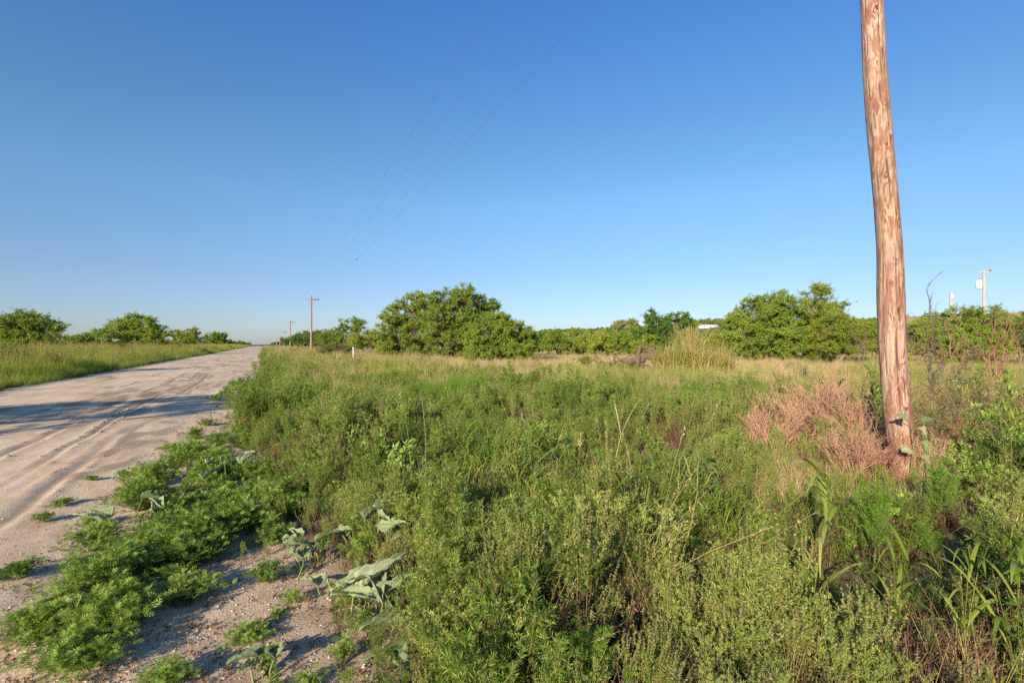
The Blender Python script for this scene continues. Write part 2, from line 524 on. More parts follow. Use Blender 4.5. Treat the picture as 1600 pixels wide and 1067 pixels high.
us = [-7.0]
while us[-1] < 1500:
    us.append(us[-1] + max(0.045, 0.0075 * abs(us[-1])))
us = np.array(us)
vs_ = np.arange(-9.1, 0.35, 0.035)
UU, VV = np.meshgrid(us, vs_, indexing='ij')
RZ = road_z(UU, VV) + 0.004
rt = ruts(UU, VV)
ch = np.clip(sst(0.003, 0.014, np.abs(rt)) * (0.35 + 0.9 * vnoise(UU * 1.2, VV * 6, 90)), 0, 1) * 0.75
ch = np.maximum(ch, 0.6 * sst(0.58, 0.76, vnoise(UU * .35, VV * 1.6, 91)) * sst(0.35, 0.6, vnoise(UU * 2.2, VV * 5, 92)))
damp = np.exp(-((VV + 3.3) / 1.0) ** 2) * sst(11, 14, UU) * sst(26, 21, UU) * sst(.38, .62, vnoise(UU * .9, VV * 4.5, 93))
ch = np.maximum(ch, .85 * damp)
ROT = math.atan2(RR[1], RR[0])
me = grid_mesh('dirt_road', VV, UU, RZ, M['road'], {'churned': ch})
road = link('dirt_road', me); road.rotation_euler = (0, 0, ROT)
tag(road, 'pale rutted caliche dirt road running straight to the horizon', None, kind='structure')


def ridge_h(X, Y):
    px = 800 + F * X / Y
    prof = np.interp(px, [300, 780, 850, 1000, 1100, 1150, 1300, 1420, 1500, 1700, 2100], [0, 6, 13, 18, 27, 29, 28, 30, 33, 34, 34])
    t = sst(360, 640, Y)
    return prof * t * (0.93 + 0.25 * fbm(X * 0.01, Y * 0.01, 71)) - 3.0 * (1 - sst(360, 400, Y)) + 1.0 * fbm(X * .05, Y * .05, 72)


hx = np.linspace(-300, 1300, 220); hy = np.linspace(340, 900, 70)
HX, HY = np.meshgrid(hx, hy, indexing='ij')
M['wood_floor'] = plain_mat('scrub_hillside', (0.05, 0.075, 0.025), (0.13, 0.14, 0.05), .05, .95, 0)
me = grid_mesh('hill', HX, HY, ridge_h(HX, HY), M['wood_floor'])
tag(link('hill', me), 'long low wooded ridge on the skyline', None, kind='structure')


def gold_h(X, Y):
    px = 800 + F * X / Y
    prof = np.interp(px, [1230, 1340, 1420, 1500, 1600, 1750, 2200], [0, 7, 14.3, 15.5, 16.4, 17, 18])
    return prof * sst(150, 240, Y) - 1.5 * (1 - sst(150, 170, Y)) + .5 * fbm(X * .03, Y * .03, 73)


hx = np.linspace(60, 620, 160); hy = np.linspace(148, 330, 60)
HX, HY = np.meshgrid(hx, hy, indexing='ij')
M['gold_field'] = plain_mat('golden_pasture', (0.24, 0.20, 0.045), (0.46, 0.34, 0.10), .12, .95, 0)
me = grid_mesh('golden_hill', HX, HY, gold_h(HX, HY), M['gold_field'])
tag(link('golden_hill', me), 'low golden grass hill behind the shrubs', None, kind='structure')

# ------------------------------------------------------------------ plant forms (shared by the scattered masses)


def rot_about(axis, v, a):
    c = np.cos(a)[:, None]; s_ = np.sin(a)[:, None]
    return v * c + np.cross(axis, v) * s_ + axis * (np.sum(axis * v, 1, keepdims=True)) * (1 - c)


def twig_leaves(g, A, B, per, L, W, m, lo=0.1, hi=1.0, ang=(35, 75), up=0.25):
    n = len(A)
    if n == 0:
        return
    t = rng.uniform(lo, hi, (n, per)).ravel()
    a = np.repeat(A, per, 0); b = np.repeat(B, per, 0)
    P = a + (b - a) * t[:, None]
    D0 = nrm(b - a)
    perp = nrm(np.cross(D0, rdir(len(P))))
    an = np.radians(rng.uniform(ang[0], ang[1], len(P)))[:, None]
    D = nrm(D0 * np.cos(an) + perp * np.sin(an) + np.array([0, 0, up]))
    Nn = nrm(rdir(len(P)) + np.array([0, 0, .45]))
    sc = rng.uniform(.6, 1.15, len(P)) * (1.1 - .35 * t)
    g.leaves(P, D, Nn, L * sc, W * sc, m)


def weed(h=.8, nst=5, nbr=16, bl=.24, L=.032, W=.006, per=16, spread=.16, mats=(0, 1), spikes=0, spike_m=2, dead=2, dead_m=3, lo=.22, elev=(30, 65)):
    g = Geo()
    k = 7
    az = rng.uniform(0, 2 * math.pi, nst); lean = rng.uniform(.05, 1, nst) * spread
    t = np.linspace(0, 1, k)
    hh = h * rng.uniform(.72, 1.05, nst)
    base = rng.normal(size=(nst, 2)) * .025
    P = np.zeros((nst, k, 3))
    ln = lean[:, None] * (t ** 1.4)
    P[..., 0] = base[:, :1] + np.cos(az)[:, None] * ln + rng.normal(size=(nst, k)) * .006
    P[..., 1] = base[:, 1:] + np.sin(az)[:, None] * ln + rng.normal(size=(nst, k)) * .006
    P[..., 2] = hh[:, None] * t - .03
    g.tubes(P, np.linspace(.0045, .0014, k)[None], mats[0])
    A = []; B = []
    for i in range(nst):
        tt = rng.uniform(lo, .97, nbr) ** .85
        pos = np.stack([np.interp(tt, t, P[i, :, c]) for c in range(3)], 1)
        a2 = rng.uniform(0, 2 * math.pi, nbr); el = np.radians(rng.uniform(elev[0], elev[1], nbr))
        d = np.stack([np.cos(a2) * np.cos(el), np.sin(a2) * np.cos(el), np.sin(el)], 1)
        ll = bl * (1.15 - .75 * tt) * rng.uniform(.5, 1.1, nbr)
        A.append(pos); B.append(pos + d * ll[:, None])
    A = np.concatenate(A); B = np.concatenate(B)
    mid = (A + B) / 2 + rng.normal(size=A.shape) * .008
    g.tubes(np.stack([A, mid, B], 1), np.array([[.0018, .0013, .0008]]), mats[0])
    twig_leaves(g, A, mid, per // 2, L, W, mats[1])
    twig_leaves(g, mid, B, per, L, W, mats[1])
    # stem tops
    twig_leaves(g, P[:, -3], P[:, -1], per * 2, L, W, mats[1])
    if dead:
        twig_leaves(g, P[:, 0], P[:, 3], per * dead, L * 1.2, W * 1.4, dead_m, ang=(50, 120), up=-.3)
    if spikes:
        idx = rng.choice(len(B), min(spikes, len(B)), replace=False)
        S0 = B[idx]; S1 = S0 + (nrm(B[idx] - A[idx]) * .35 + np.array([0, 0, 1])) * rng.uniform(.07, .15, len(idx))[:, None]
        S0 = np.concatenate([S0, P[:, -1]]); S1 = np.concatenate([S1, P[:, -1] + np.array([0, 0, .13]) + rng.normal(size=(nst, 3)) * .012])
        twig_leaves(g, S0, S1, 40, .013, .007, spike_m, 0, 1, (50, 95), .2)
        g.tubes(np.stack([S0, S1], 1), np.array([[.0012, .0008]]), mats[0])
    return g


def compound(g, P, D, Nn, L, pairs, wl, m):
    """a leaf cut into narrow lobes on both sides of its midrib"""
    n = len(P); D = nrm(D); S = nrm(np.cross(D, Nn)); Nn = np.cross(S, D)
    Lv = np.broadcast_to(L, (n,))[:, None]
    droop = -Nn * Lv * .18
    for j in range(pairs):
        t = (j + .6) / pairs
        q = P + D * Lv * t + droop * t * t
        ll = (Lv[:, 0] * .52 * math.sin(math.pi * (.18 + .72 * t)))
        for sgn in (-1, 1):
            d = nrm(D * .65 + S * sgn * .85 + Nn * .12)
            g.leaves(q, d, Nn, ll, ll * wl, m)
    g.leaves(P + D * Lv * .75 + droop * .6, nrm(D), Nn, Lv[:, 0] * .4, Lv[:, 0] * .12, m)
    g.leaves(P, D + droop * 0, Nn, Lv[:, 0] * .95, Lv[:, 0] * .05, m)


def ragweed(r=.42, h=.30, nst=16, per=9, L=.075, mats=(0, 1)):
    """low spreading mat of cut leaves on stems lying outwards"""
    g = Geo(); k = 6; t = np.linspace(0, 1, k)
    az = rng.uniform(0, 2 * math.pi, nst); el = rng.uniform(0, 1, nst) ** .7
    reach = r * (1 - .75 * el) * rng.uniform(.6, 1.1, nst); top = h * (.35 + .75 * el) * rng.uniform(.75, 1.1, nst)
    P = np.zeros((nst, k, 3))
    P[..., 0] = np.cos(az)[:, None] * reach[:, None] * t; P[..., 1] = np.sin(az)[:, None] * reach[:, None] * t
    P[..., 2] = top[:, None] * (1 - (1 - t) ** 1.8) - .01
    P += rng.normal(size=P.shape) * .006
    g.tubes(P, np.linspace(.004, .0014, k)[None], mats[0])
    pos = []; dr = []
    for i in range(nst):
        tt = rng.uniform(.22, 1, per)
        pos.append(np.stack([np.interp(tt, t, P[i, :, c]) for c in range(3)], 1))
        d0 = nrm(P[i, -1] - P[i, 0])[None]
        a2 = rng.uniform(0, 2 * math.pi, per)
        dr.append(nrm(d0 * .5 + np.stack([np.cos(a2), np.sin(a2), rng.uniform(.1, .8, per)], 1)))
    pos = np.concatenate(pos); dr = np.concatenate(dr)
    # short side shoots, each with a rosette of leaves
    n = len(pos); sh = pos + dr * rng.uniform(.02, .07, n)[:, None]
    g.tubes(np.stack([pos, sh], 1), np.array([[.0016, .001]]), mats[0])
    for q in range(3):
        d = nrm(dr * .6 + rdir(n) * .8 + np.array([0, 0, .35]))
        compound(g, sh, d, nrm(np.array([[0, 0, 1.0]]) + rdir(n) * .55), L * rng.uniform(.55, 1.3, n), 4, .26, mats[1])
    return g


def tuft(n=60, h=.6, r=.06, w=.005, bend=.35, m=0, heads=0, head_m=1, k=5, wid_pow=.8, head_len=.14, head_n=16, g=None, stiff=1.6, hl=.016, hw=.006):
    g = g or Geo(); t = np.linspace(0, 1, k)
    az = rng.uniform(0, 2 * math.pi, n); a0 = rng.uniform(0, 2 * math.pi, n)
    rr = r * np.sqrt(rng.uniform(0, 1, n)); hh = h * rng.uniform(.45, 1.05, n); bb = bend * rng.uniform(.15, 1.2, n) * hh
    P = np.zeros((n, k, 3))
    P[..., 0] = (rr * np.cos(a0))[:, None] + (np.cos(az) * bb)[:, None] * t ** stiff
    P[..., 1] = (rr * np.sin(a0))[:, None] + (np.sin(az) * bb)[:, None] * t ** stiff
    P[..., 2] = hh[:, None] * (t - .22 * (bb / hh)[:, None] * t ** 3) - .02
    tw = rng.normal(size=n) * .5
    S = np.stack([-np.sin(az + tw), np.cos(az + tw), np.zeros(n)], 1)
    W = w * rng.uniform(.7, 1.2, n)[:, None] * np.maximum(1 - t, .04)[None] ** wid_pow
    g.ribbons(P, S, W, m)
    if heads:
        nh = heads; az = rng.uniform(0, 2 * math.pi, nh); bb = bend * .6 * rng.uniform(.1, 1.1, nh) * h
        hh = h * rng.uniform(.95, 1.35, nh)
        P = np.zeros((nh, k, 3))
        P[..., 0] = (np.cos(az) * bb)[:, None] * t ** 1.8; P[..., 1] = (np.sin(az) * bb)[:, None] * t ** 1.8
        P[..., 2] = hh[:, None] * t - .02
        g.tubes(P, np.array([[.0016] * (k - 1) + [.0009]]), m)
        B = P[:, -1]; A = B - nrm(P[:, -1] - P[:, -2]) * head_len
        twig_leaves(g, A, B, head_n, hl, hw, head_m, 0, 1, (12, 50), .1)
    return g


def broad_grass(n=9, h=.8, w=.016, m=0, bend=.7):
    """tall grass with wide arching blades leaving a stalk"""
    g = Geo(); k = 8; t = np.linspace(0, 1, k)
    st = 3
    for i in range(st):
        a = rng.uniform(0, 6.28); ln = .12 * h
        C = np.stack([np.cos(a) * ln * t ** 1.3, np.sin(a) * ln * t ** 1.3, h * rng.uniform(.65, .95) * t], 1)
        g.tubes(C[None], np.linspace(.004, .002, k)[None], m)
        tt = np.linspace(.1, .98, n)
        pos = np.stack([np.interp(tt, t, C[:, c]) for c in range(3)], 1)
        az = np.arange(n) * 2.6 + a + rng.normal(size=n) * .4
        ll = h * .62 * rng.uniform(.6, 1.1, n)
        e0 = np.radians(rng.uniform(50, 78, n))
        P = np.zeros((n, k, 3))
        hor = ll * bend * rng.uniform(.6, 1.1, n)
        P[..., 0] = pos[:, :1] + (np.cos(az) * hor)[:, None] * t; P[..., 1] = pos[:, 1:2] + (np.sin(az) * hor)[:, None] * t
        P[..., 2] = pos[:, 2:] + (ll * np.sin(e0))[:, None] * t - (ll * rng.uniform(.35, .95, n))[:, None] * t ** 2.3
        S = np.stack([-np.sin(az), np.cos(az), np.full(n, .15)], 1)
        W = w * np.sin(np.pi * np.clip(.12 + .86 * t, 0, 1))[None] ** .7 * rng.uniform(.7, 1.1, n)[:, None]
        g.ribbons(P, S, W, m)
    return g


def dead_stems(n=26, h=.55, r=.16, m=0, leaf=3):
    g = Geo(); k = 5; t = np.linspace(0, 1, k)
    az = rng.uniform(0, 6.28, n); a0 = rng.uniform(0, 6.28, n); rr = r * np.sqrt(rng.uniform(0, 1, n)); hh = h * rng.uniform(.4, 1, n)
    P = np.zeros((n, k, 3)); b = hh * rng.uniform(.05, .6, n)
    P[..., 0] = (rr * np.cos(a0))[:, None] + (np.cos(az) * b)[:, None] * t; P[..., 1] = (rr * np.sin(a0))[:, None] + (np.sin(az) * b)[:, None] * t
    P[..., 2] = hh[:, None] * t - .02; P += rng.normal(size=P.shape) * .008
    g.tubes(P, np.linspace(.0035, .0012, k)[None], m)
    twig_leaves(g, P[:, 1], P[:, -1], leaf * 4, .028, .009, m, 0, 1, (40, 120), -.3)
    return g


def twiggy(h=1.0, r=.4, n=14, depth=3, m=0, leaf_m=None, leaf=(0, .02, .008), r0=.006, spread=(15, 55), kids=4, sides=3, curv=.05):
    """much-forked dry shrub"""
    g = Geo(); az = rng.uniform(0, 6.28, n); el = np.radians(rng.uniform(90 - spread[1], 90 - spread[0], n))
    A = np.stack([rng.normal(size=n) * r * .15, rng.normal(size=n) * r * .15, np.full(n, -.03)], 1)
    D = np.stack([np.cos(az) * np.cos(el), np.sin(az) * np.cos(el), np.sin(el)], 1)
    Ls = h * .5 * rng.uniform(.6, 1.1, n); rad = np.full(n, r0)
    for d in range(depth):
        k = 4; t = np.linspace(0, 1, k)
        P = A[:, None] + D[:, None] * Ls[:, None, None] * t[None, :, None] + rng.normal(size=(len(A), k, 3)) * curv * Ls[:, None, None] * (t[None, :, None] > 0)
        P[:, :, 2] += (Ls[:, None] * .12 * t ** 2)
        g.tubes(P, rad[:, None] * np.linspace(1, .6, k)[None], m, sides=sides, cap=False)
        if leaf_m is not None and d >= depth - 2:
            twig_leaves(g, P[:, 0], P[:, -1], leaf[0], leaf[1], leaf[2], leaf_m, .2, 1)
        kk = kids
        t2 = rng.uniform(.3, 1, (len(A), kk)); t2[:, 0] = 1
        ii = (t2 * (k - 1)).astype(int).clip(0, k - 2); fr = t2 * (k - 1) - ii
        rows = np.arange(len(A))[:, None]
        A2 = P[rows, ii] * (1 - fr[..., None]) + P[rows, ii + 1] * fr[..., None]
        D2 = nrm(np.repeat(D[:, None], kk, 1) + rng.normal(size=(len(A), kk, 3)) * .42)
        L2 = np.repeat(Ls[:, None], kk, 1) * rng.uniform(.42, .72, (len(A), kk))
        A = A2.reshape(-1, 3); D = D2.reshape(-1, 3); Ls = L2.ravel(); rad = np.repeat(rad, kk) * .62
    return g


def forms(name, gs, mats):
    c = bpy.data.collections.new(name)
    for i, g in enumerate(gs):
        o = bpy.data.objects.new('%s_form_%02d' % (name, i), g.mesh(name + '_form', mats))
        c.objects.link(o)
    return c


_groups = {}


def inst_group(coll):
    if coll.name in _groups:
        return _groups[coll.name]
    ng = bpy.data.node_groups.new('scatter_' + coll.name, 'GeometryNodeTree')
    ng.interface.new_socket(name='Geometry', in_out='INPUT', socket_type='NodeSocketGeometry')
    ng.interface.new_socket(name='Geometry', in_out='OUTPUT', socket_type='NodeSocketGeometry')
    N = ng.nodes; L = ng.links
    gi = N.new('NodeGroupInput'); go = N.new('NodeGroupOutput')
    ci = N.new('GeometryNodeCollectionInfo'); ci.inputs['Collection'].default_value = coll
    ci.inputs['Separate Children'].default_value = True; ci.inputs['Reset Children'].default_value = True
    ip = N.new('GeometryNodeInstanceOnPoints'); ip.inputs['Pick Instance'].default_value = True
    def attr(nm, ty):
        a = N.new('GeometryNodeInputNamedAttribute'); a.data_type = ty; a.inputs['Name'].default_value = nm
        return a.outputs['Attribute']
    er = N.new('FunctionNodeEulerToRotation')
    L.new(attr('rot', 'FLOAT_VECTOR'), er.inputs[0])
    L.new(gi.outputs[0], ip.inputs['Points']); L.new(ci.outputs[0], ip.inputs['Instance'])
    L.new(attr('idx', 'INT'), ip.inputs['Instance Index']); L.new(er.outputs[0], ip.inputs['Rotation'])
    L.new(attr('scl', 'FLOAT_VECTOR'), ip.inputs['Scale'])
    L.new(ip.outputs[0], go.inputs[0])
    _groups[coll.name] = ng
    return ng


def scatter(name, coll, XY, scl, label, tilt=.12, idx=None, cat='vegetation', dz=0.0, zf=None, squash=None):
    XY = np.asarray(XY, float); n = len(XY)
    if n == 0:
        return None
    z = (zf or ground_h)(XY[:, 0], XY[:, 1]) + dz
    me = bpy.data.meshes.new(name)
    me.vertices.add(n); me.vertices.foreach_set('co', np.column_stack([XY, z]).astype(np.float32).ravel())
    rot = np.column_stack([rng.normal(size=n) * tilt, rng.normal(size=n) * tilt, rng.uniform(0, 6.283, n)])
    scl = np.broadcast_to(scl, (n,)).astype(float)
    s3 = np.column_stack([scl, scl, scl * (squash if squash is not None else 1.0)])
    idx = rng.integers(0, len(coll.objects), n) if idx is None else idx
    a = me.attributes.new('rot', 'FLOAT_VECTOR', 'POINT'); a.data.foreach_set('vector', rot.astype(np.float32).ravel())
    a = me.attributes.new('scl', 'FLOAT_VECTOR', 'POINT'); a.data.foreach_set('vector', s3.astype(np.float32).ravel())
    a = me.attributes.new('idx', 'INT', 'POINT'); a.data.foreach_set('value', idx.astype(np.int32))
    o = link(name, me)
    md = o.modifiers.new('scatter', 'NODES'); md.node_group = inst_group(coll)
    tag(o, label, cat, kind='stuff')
    return o


C_weed = forms('weed', [weed(.80, 5, 17, .22, .044, .0068, 15, spread=.26), weed(.9, 4, 18, .26, .038, .0055, 17, spread=.3), weed(.66, 7, 13, .2, .046, .0075, 14, spread=.36),
                        weed(.75, 5, 15, .2, .054, .0055, 14, spread=.3, elev=(10, 55)), weed(.55, 8, 10, .2, .048, .009, 12, spread=.4, elev=(10, 50)), weed(.95, 2, 22, .22, .044, .0065, 16, spread=.2)], [M['stem'], M['weed'], M['spike'], M['brown']])
C_spike = forms('spiky_weed', [weed(.75, 5, 14, .2, .030, .007, 13, spikes=40), weed(.85, 4, 15, .22, .028, .007, 13, spikes=46, spread=.2), weed(.6, 6, 12, .2, .030, .006, 13, spikes=40, spread=.25)],
                [M['stem'], M['weed'], M['spike'], M['brown']])
C_sage = forms('sage_weed', [weed(.62, 8, 14, .20, .022, .005, 20, spread=.28), weed(.7, 6, 16, .22, .024, .0045, 20, spread=.24)], [M['gstem'], M['sage'], M['spike'], M['brown']])
C_feather = forms('feathery_weed', [weed(.6, 6, 18, .18, .038, .0032, 26, spread=.2, dead=0), weed(.5, 7, 16, .17, .036, .003, 26, spread=.24, dead=0)], [M['gstem'], M['feather'], M['spike'], M['brown']])
C_rag = forms('ragweed', [ragweed(.38, .22, 20, 11, .05), ragweed(.34, .28, 18, 11, .048), ragweed(.45, .18, 22, 11, .05)], [M['gstem'], M['rag']])
C_grass = forms('grass', [tuft(70, .6, .09, .006, .5), tuft(60, .7, .08, .0055, .4), tuft(80, .5, .12, .006, .7)], [M['grass'], M['seed']])
C_bright = forms('bright_grass', [tuft(130, .55, .15, .0045, .3), tuft(120, .6, .13, .004, .45)], [M['bright'], M['seed']])
C_dry = forms('dry_grass', [tuft(90, .36, .2, .007, .9, heads=4), tuft(90, .44, .16, .006, .7, heads=7), tuft(110, .28, .24, .007, 1.3)], [M['dry'], M['seed']])
C_verge = forms('verge_grass', [tuft(80, .95, .16, .012, .45, heads=8, head_len=.26, head_n=20, hl=.04, hw=.008), tuft(90, .85, .18, .013, .6, heads=3, head_len=.24, head_n=16, hl=.035, hw=.006), tuft(90, 1.0, .2, .012, .5, heads=11, head_len=.28, head_n=20, hl=.04, hw=.008)], [M['verge'], M['seed']])
C_stalk = forms('dry_stalks', [dead_stems(4, 1.05, .12, 0, 2), tuft(14, .8, .08, .009, .8, m=0, heads=5, head_m=1, hl=.02, hw=.005), tuft(8, .95, .1, .010, .9, m=0, heads=3, head_m=1, hl=.02, hw=.005)], [M['seed'], M['dry']])
C_leafy = forms('broad_leaved_weed', [weed(.6, 3, 7, .16, .085, .036, 5, spread=.22, dead=0), weed(.7, 2, 9, .16, .10, .03, 5, spread=.2, dead=0), weed(.45, 4, 6, .16, .07, .034, 5, spread=.3, dead=0)], [M['gstem'], M['rag'], M['spike'], M['brown']])
C_rverge = forms('tan_grass', [tuft(90, .7, .18, .011, .7, heads=6, head_len=.20, head_n=16, hl=.03, hw=.005), tuft(100, .6, .22, .012, .9, heads=4, head_len=.18, head_n=16, hl=.03, hw=.005), tuft(70, .8, .16, .010, .6, m=2, heads=9, head_len=.2, head_n=18, hl=.03, hw=.005)], [M['verge'], M['seed'], M['dry']])
C_broad = forms('broad_grass', [broad_grass(8, .68, .010), broad_grass(7, .75, .012), broad_grass(9, .6, .009)], [M['grass']])
C_dead = forms('dead_stems', [dead_stems(), dead_stems(22, .45, .2), dead_stems(30, .6, .14)], [M['brown']])
C_olive = forms('olive_shrub', [twiggy(.7, .4, 10, 3, 0, 1, (7, .018, .009), .005), twiggy(.6, .4, 12, 3, 0, 1, (7, .016, .009), .005)], [M['brown'], M['olive']])


def pebble():
    g = Geo(); n = 8; m_ = 5
    th = np.arange(n) * 2 * math.pi / n; ph = np.linspace(-math.pi / 2, math.pi / 2, m_)
    r = 1 + rng.uniform(-.25, .25, (m_, n)); r[0] = r[0, 0]; r[-1] = r[-1, 0]
    sx, sy, sz = rng.uniform(.75, 1.2), rng.uniform(.6, 1.0), rng.uniform(.4, .75)
    v = np.stack([r * np.cos(ph)[:, None] * np.cos(th) * sx, r * np.cos(ph)[:, None] * np.sin(th) * sy, r * np.sin(ph)[:, None] * sz + .15 + 0 * th], -1).reshape(-1, 3)
    i = np.arange(m_ - 1)[:, None] * n + np.arange(n)[None]; j = np.arange(m_ - 1)[:, None] * n + (np.arange(n)[None] + 1) % n
    g.add(v, np.stack([i, j, j + n, i + n], -1).reshape(-1, 4)); return g


C_peb = forms('pebbles', [pebble() for _ in range(6)], [M['stone']])


def wedge(n, y0, y1, p=1.2, lo=-1.15, hi=1.15, pad=1.0):
    if hi > 1:
        n = int(n * 1.12); hi = 1.4
    Y = (y0 ** p + rng.uniform(0, 1, n) * (y1 ** p - y0 ** p)) ** (1 / p)
    X = Y * rng.uniform(lo, hi, n) + rng.normal(size=n) * .1
    X += np.sign(X) * pad * rng.uniform(0, 1, n) * (np.abs(X / Y) > 1.0)
    return np.column_stack([X, Y])


def pxof(P):
    return 800 + F * P[:, 0] / P[:, 1]


NZ = lambda P, s_, sd: vnoise(P[:, 0] * s_, P[:, 1] * s_, sd)

# ---- foreground weeds, right of the shoulder
POLE = np.array([4.575, 6.0])


def near_scale(P):
    """lower growth in front of the near pole, beside the camera and along the bare shoulder; hummocks elsewhere"""
    px = pxof(P); Y = P[:, 1]
    u, v = uv(P[:, 0], P[:, 1])
    k = 1 - .5 * (sst(1130, 1200, px) * sst(1620, 1500, px) * sst(2.7, 3.5, Y) * sst(7.0, 6.4, Y))
    k = k * (.6 + .4 * sst(1.2, 2.2, Y)) * (.34 + .66 * sst(.0, 1.2, v - weed_edge(u)))
    k = k * (.62 + .62 * sst(.25, .8, vnoise(P[:, 0] * 1.5 + 3, P[:, 1] * 1.5, 105)))
    return k


def hummock(P, f=.7, lo=.6, hi=1.35, sd=109):
    return lo + (hi - lo) * sst(.2, .8, vnoise(P[:, 0] * f + 9, P[:, 1] * f, sd))


def right_side(P, margin=0.0):
    u, v = uv(P[:, 0], P[:, 1])
    return v > weed_edge(u) + margin


def off_pole(P, r=.35):
    return np.hypot(P[:, 0] - POLE[0], P[:, 1] - POLE[1]) > r


P = wedge(2500, 1.25, 10, 1.7); P = P[right_side(P, .02) & off_pole(P) & ~((pxof(P) > 1425) & (P[:, 1] > 5.2)) & (NZ(P, 1.9, 106) + .35 * sst(5, 9, P[:, 1]) > .40)]
P = P[~((pxof(P) > 820) & (pxof(P) < 1000) & (P[:, 1] < 3.4) & (rng.uniform(size=len(P)) < .55))]
ns = NZ(P, .9, 101); px = pxof(P)
pink_zone = (px > 1180) & (px < 1400) & (P[:, 1] > 5.6) & (P[:, 1] < 9)
pick = rng.uniform(size=len(P))
a = (ns < .60) & ~pink_zone
scatter('weeds', C_weed, P[a], near_scale(P[a]) * rng.uniform(.65, 1.1, a.sum()), 'tangled green leafy weeds filling the roadside ditch', tilt=.2)
b = (ns >= .5) & (pick < .75) & ~pink_zone
scatter('weeds', C_spike, P[b], near_scale(P[b]) * rng.uniform(.6, 1.05, b.sum()), 'weeds with pale upright seed spikes in the ditch', tilt=.18)
P = wedge(700, 1.5, 7, 1.7, -.4, 1.15); P = P[right_side(P, .3) & off_pole(P)]
c = (NZ(P, .8, 111) > .44) & ~((pxof(P) > 1425) & (P[:, 1] > 5.0))
scatter('weeds', C_sage, P[c], near_scale(P[c]) * rng.uniform(.7, 1.1, c.sum()), 'pale sage green bushy weeds in the ditch')
P = wedge(520, 1.7, 10, 1.5, -.6, 1.15); P = P[right_side(P, .6) & off_pole(P)]
scatter('dry_stalks', C_stalk, P[:260], near_scale(P[:260]) * rng.uniform(.7, 1.15, len(P[:260])), 'thin tan stalks and blades leaning among the ditch weeds', tilt=.3)
P = wedge(330, 4.0, 12, 1.5, -.7, 1.15); P = P[right_side(P, .3) & off_pole(P) & (NZ(P, .9, 125) > .5)]
scatter('weeds', C_leafy, P, near_scale(P) * rng.uniform(.8, 1.25, len(P)), 'broad leaved green weeds among the finer ones', tilt=.2)
P = wedge(420, 1.8, 9, 1.5, -.5, 1.15); P = P[right_side(P, .6) & off_pole(P) & (NZ(P, 1.1, 127) > .6)]
scatter('weeds', C_feather, P, near_scale(P) * rng.uniform(.8, 1.2, len(P)), 'bright feathery weeds in the ditch', tilt=.2)
P = wedge(2600, 1.6, 9, 1.6); P = P[right_side(P, .2) & off_pole(P)]
scatter('undergrowth', C_dead, P, near_scale(P) * rng.uniform(.7, 1.1, len(P)), 'brown dead stems under the green weeds')
P = wedge(1100, 1.6, 6.5, 1.5, -.2, 1.15); P = P[right_side(P, .5) & off_pole(P, .5)]
P = P[(NZ(P, 1.1, 121) + .12 * (pxof(P) > 1150) > .60)]
scatter('grass', C_broad, P, near_scale(P) * rng.uniform(.7, 1.15, len(P)), 'arching broad bladed grass among the ditch weeds')

P = wedge(2600, 2.2, 22, 1.5, -.9, .5); u_, v_ = uv(P[:, 0], P[:, 1]); e_ = v_ - weed_edge(u_)
k = (e_ > -.75) & (e_ < .9) & (NZ(P, 1.7, 107) > .38) & (P[:, 1] > 3.6)
scatter('undergrowth', C_weed, P[k], rng.uniform(.18, .42, k.sum()), 'low young weeds creeping out onto the shoulder', tilt=.35)
k = (e_ > -.9) & (e_ < .7) & (NZ(P, 1.3, 108) > .5) & (P[:, 1] > 3.6)
scatter('undergrowth', C_rag, P[k], rng.uniform(.4, .9, k.sum()), 'low ragweed along the ragged edge of the weeds')
q = np.column_stack([rng.uniform(2.3, 7.2, 420), rng.uniform(4.6, 7.4, 420)]); q = q[off_pole(q, .25)]
scatter('dry_grass', C_dry, q[:230], rng.uniform(.5, .9, 230), 'flattened straw around the foot of the near pole')
scatter('grass', C_grass, q[230:330], rng.uniform(.4, .65, 100), 'short grass around the foot of the near pole')
q = np.column_stack([rng.uniform(-.15, .12, 70), rng.uniform(1.9, 3.3, 70)]); q[:, 0] = q[:, 0] * q[:, 1]
q = q[right_side(q, .05)]
scatter('weeds', C_sage, q[::2], rng.uniform(.6, .95, len(q[::2])), 'pale bushy weeds beside the bare soil at the bottom', tilt=.2)
scatter('weeds', C_weed, q[1::2], rng.uniform(.6, .9, len(q[1::2])), 'green weeds beside the bare soil at the bottom', tilt=.2)
# ---- middle distance, right: weeds and grasses, then the dry field
P = wedge(9000, 7.5, 24, 1.6); P = P[right_side(P, .1) & off_pole(P, .5)]
u_, v_ = uv(P[:, 0], P[:, 1])
ns = NZ(P, .35, 131) + .25 * (NZ(P, 1.3, 132) - .5)
far = sst(8, 14, P[:, 1]) + .5 * (NZ(P, .4, 133) - .5)
far = far - .6 * sst(13, 5, v_)
pz = (pxof(P) > 1170) & (pxof(P) < 1400) & (P[:, 1] < 9.8)
w_ = (far < .45) & (rng.uniform(size=len(P)) < .75) & ~pz
scatter('weeds', C_weed, P[w_], rng.uniform(.5, .85, w_.sum()) * hummock(P[w_]), 'green weeds behind the ditch')
gr = ~pz & (far >= .1) & (ns < .50) & (rng.uniform(size=len(P)) < .9)
scatter('grass', C_grass, P[gr], rng.uniform(.75, 1.1, gr.sum()) * hummock(P[gr]), 'green grass between the ditch and the pasture')
dr = (far > .6) & (ns >= .22)
scatter('dry_grass', C_dry, P[dr], rng.uniform(.8, 1.2, dr.sum()) * hummock(P[dr]), 'straw coloured grass at the near side of the pasture')
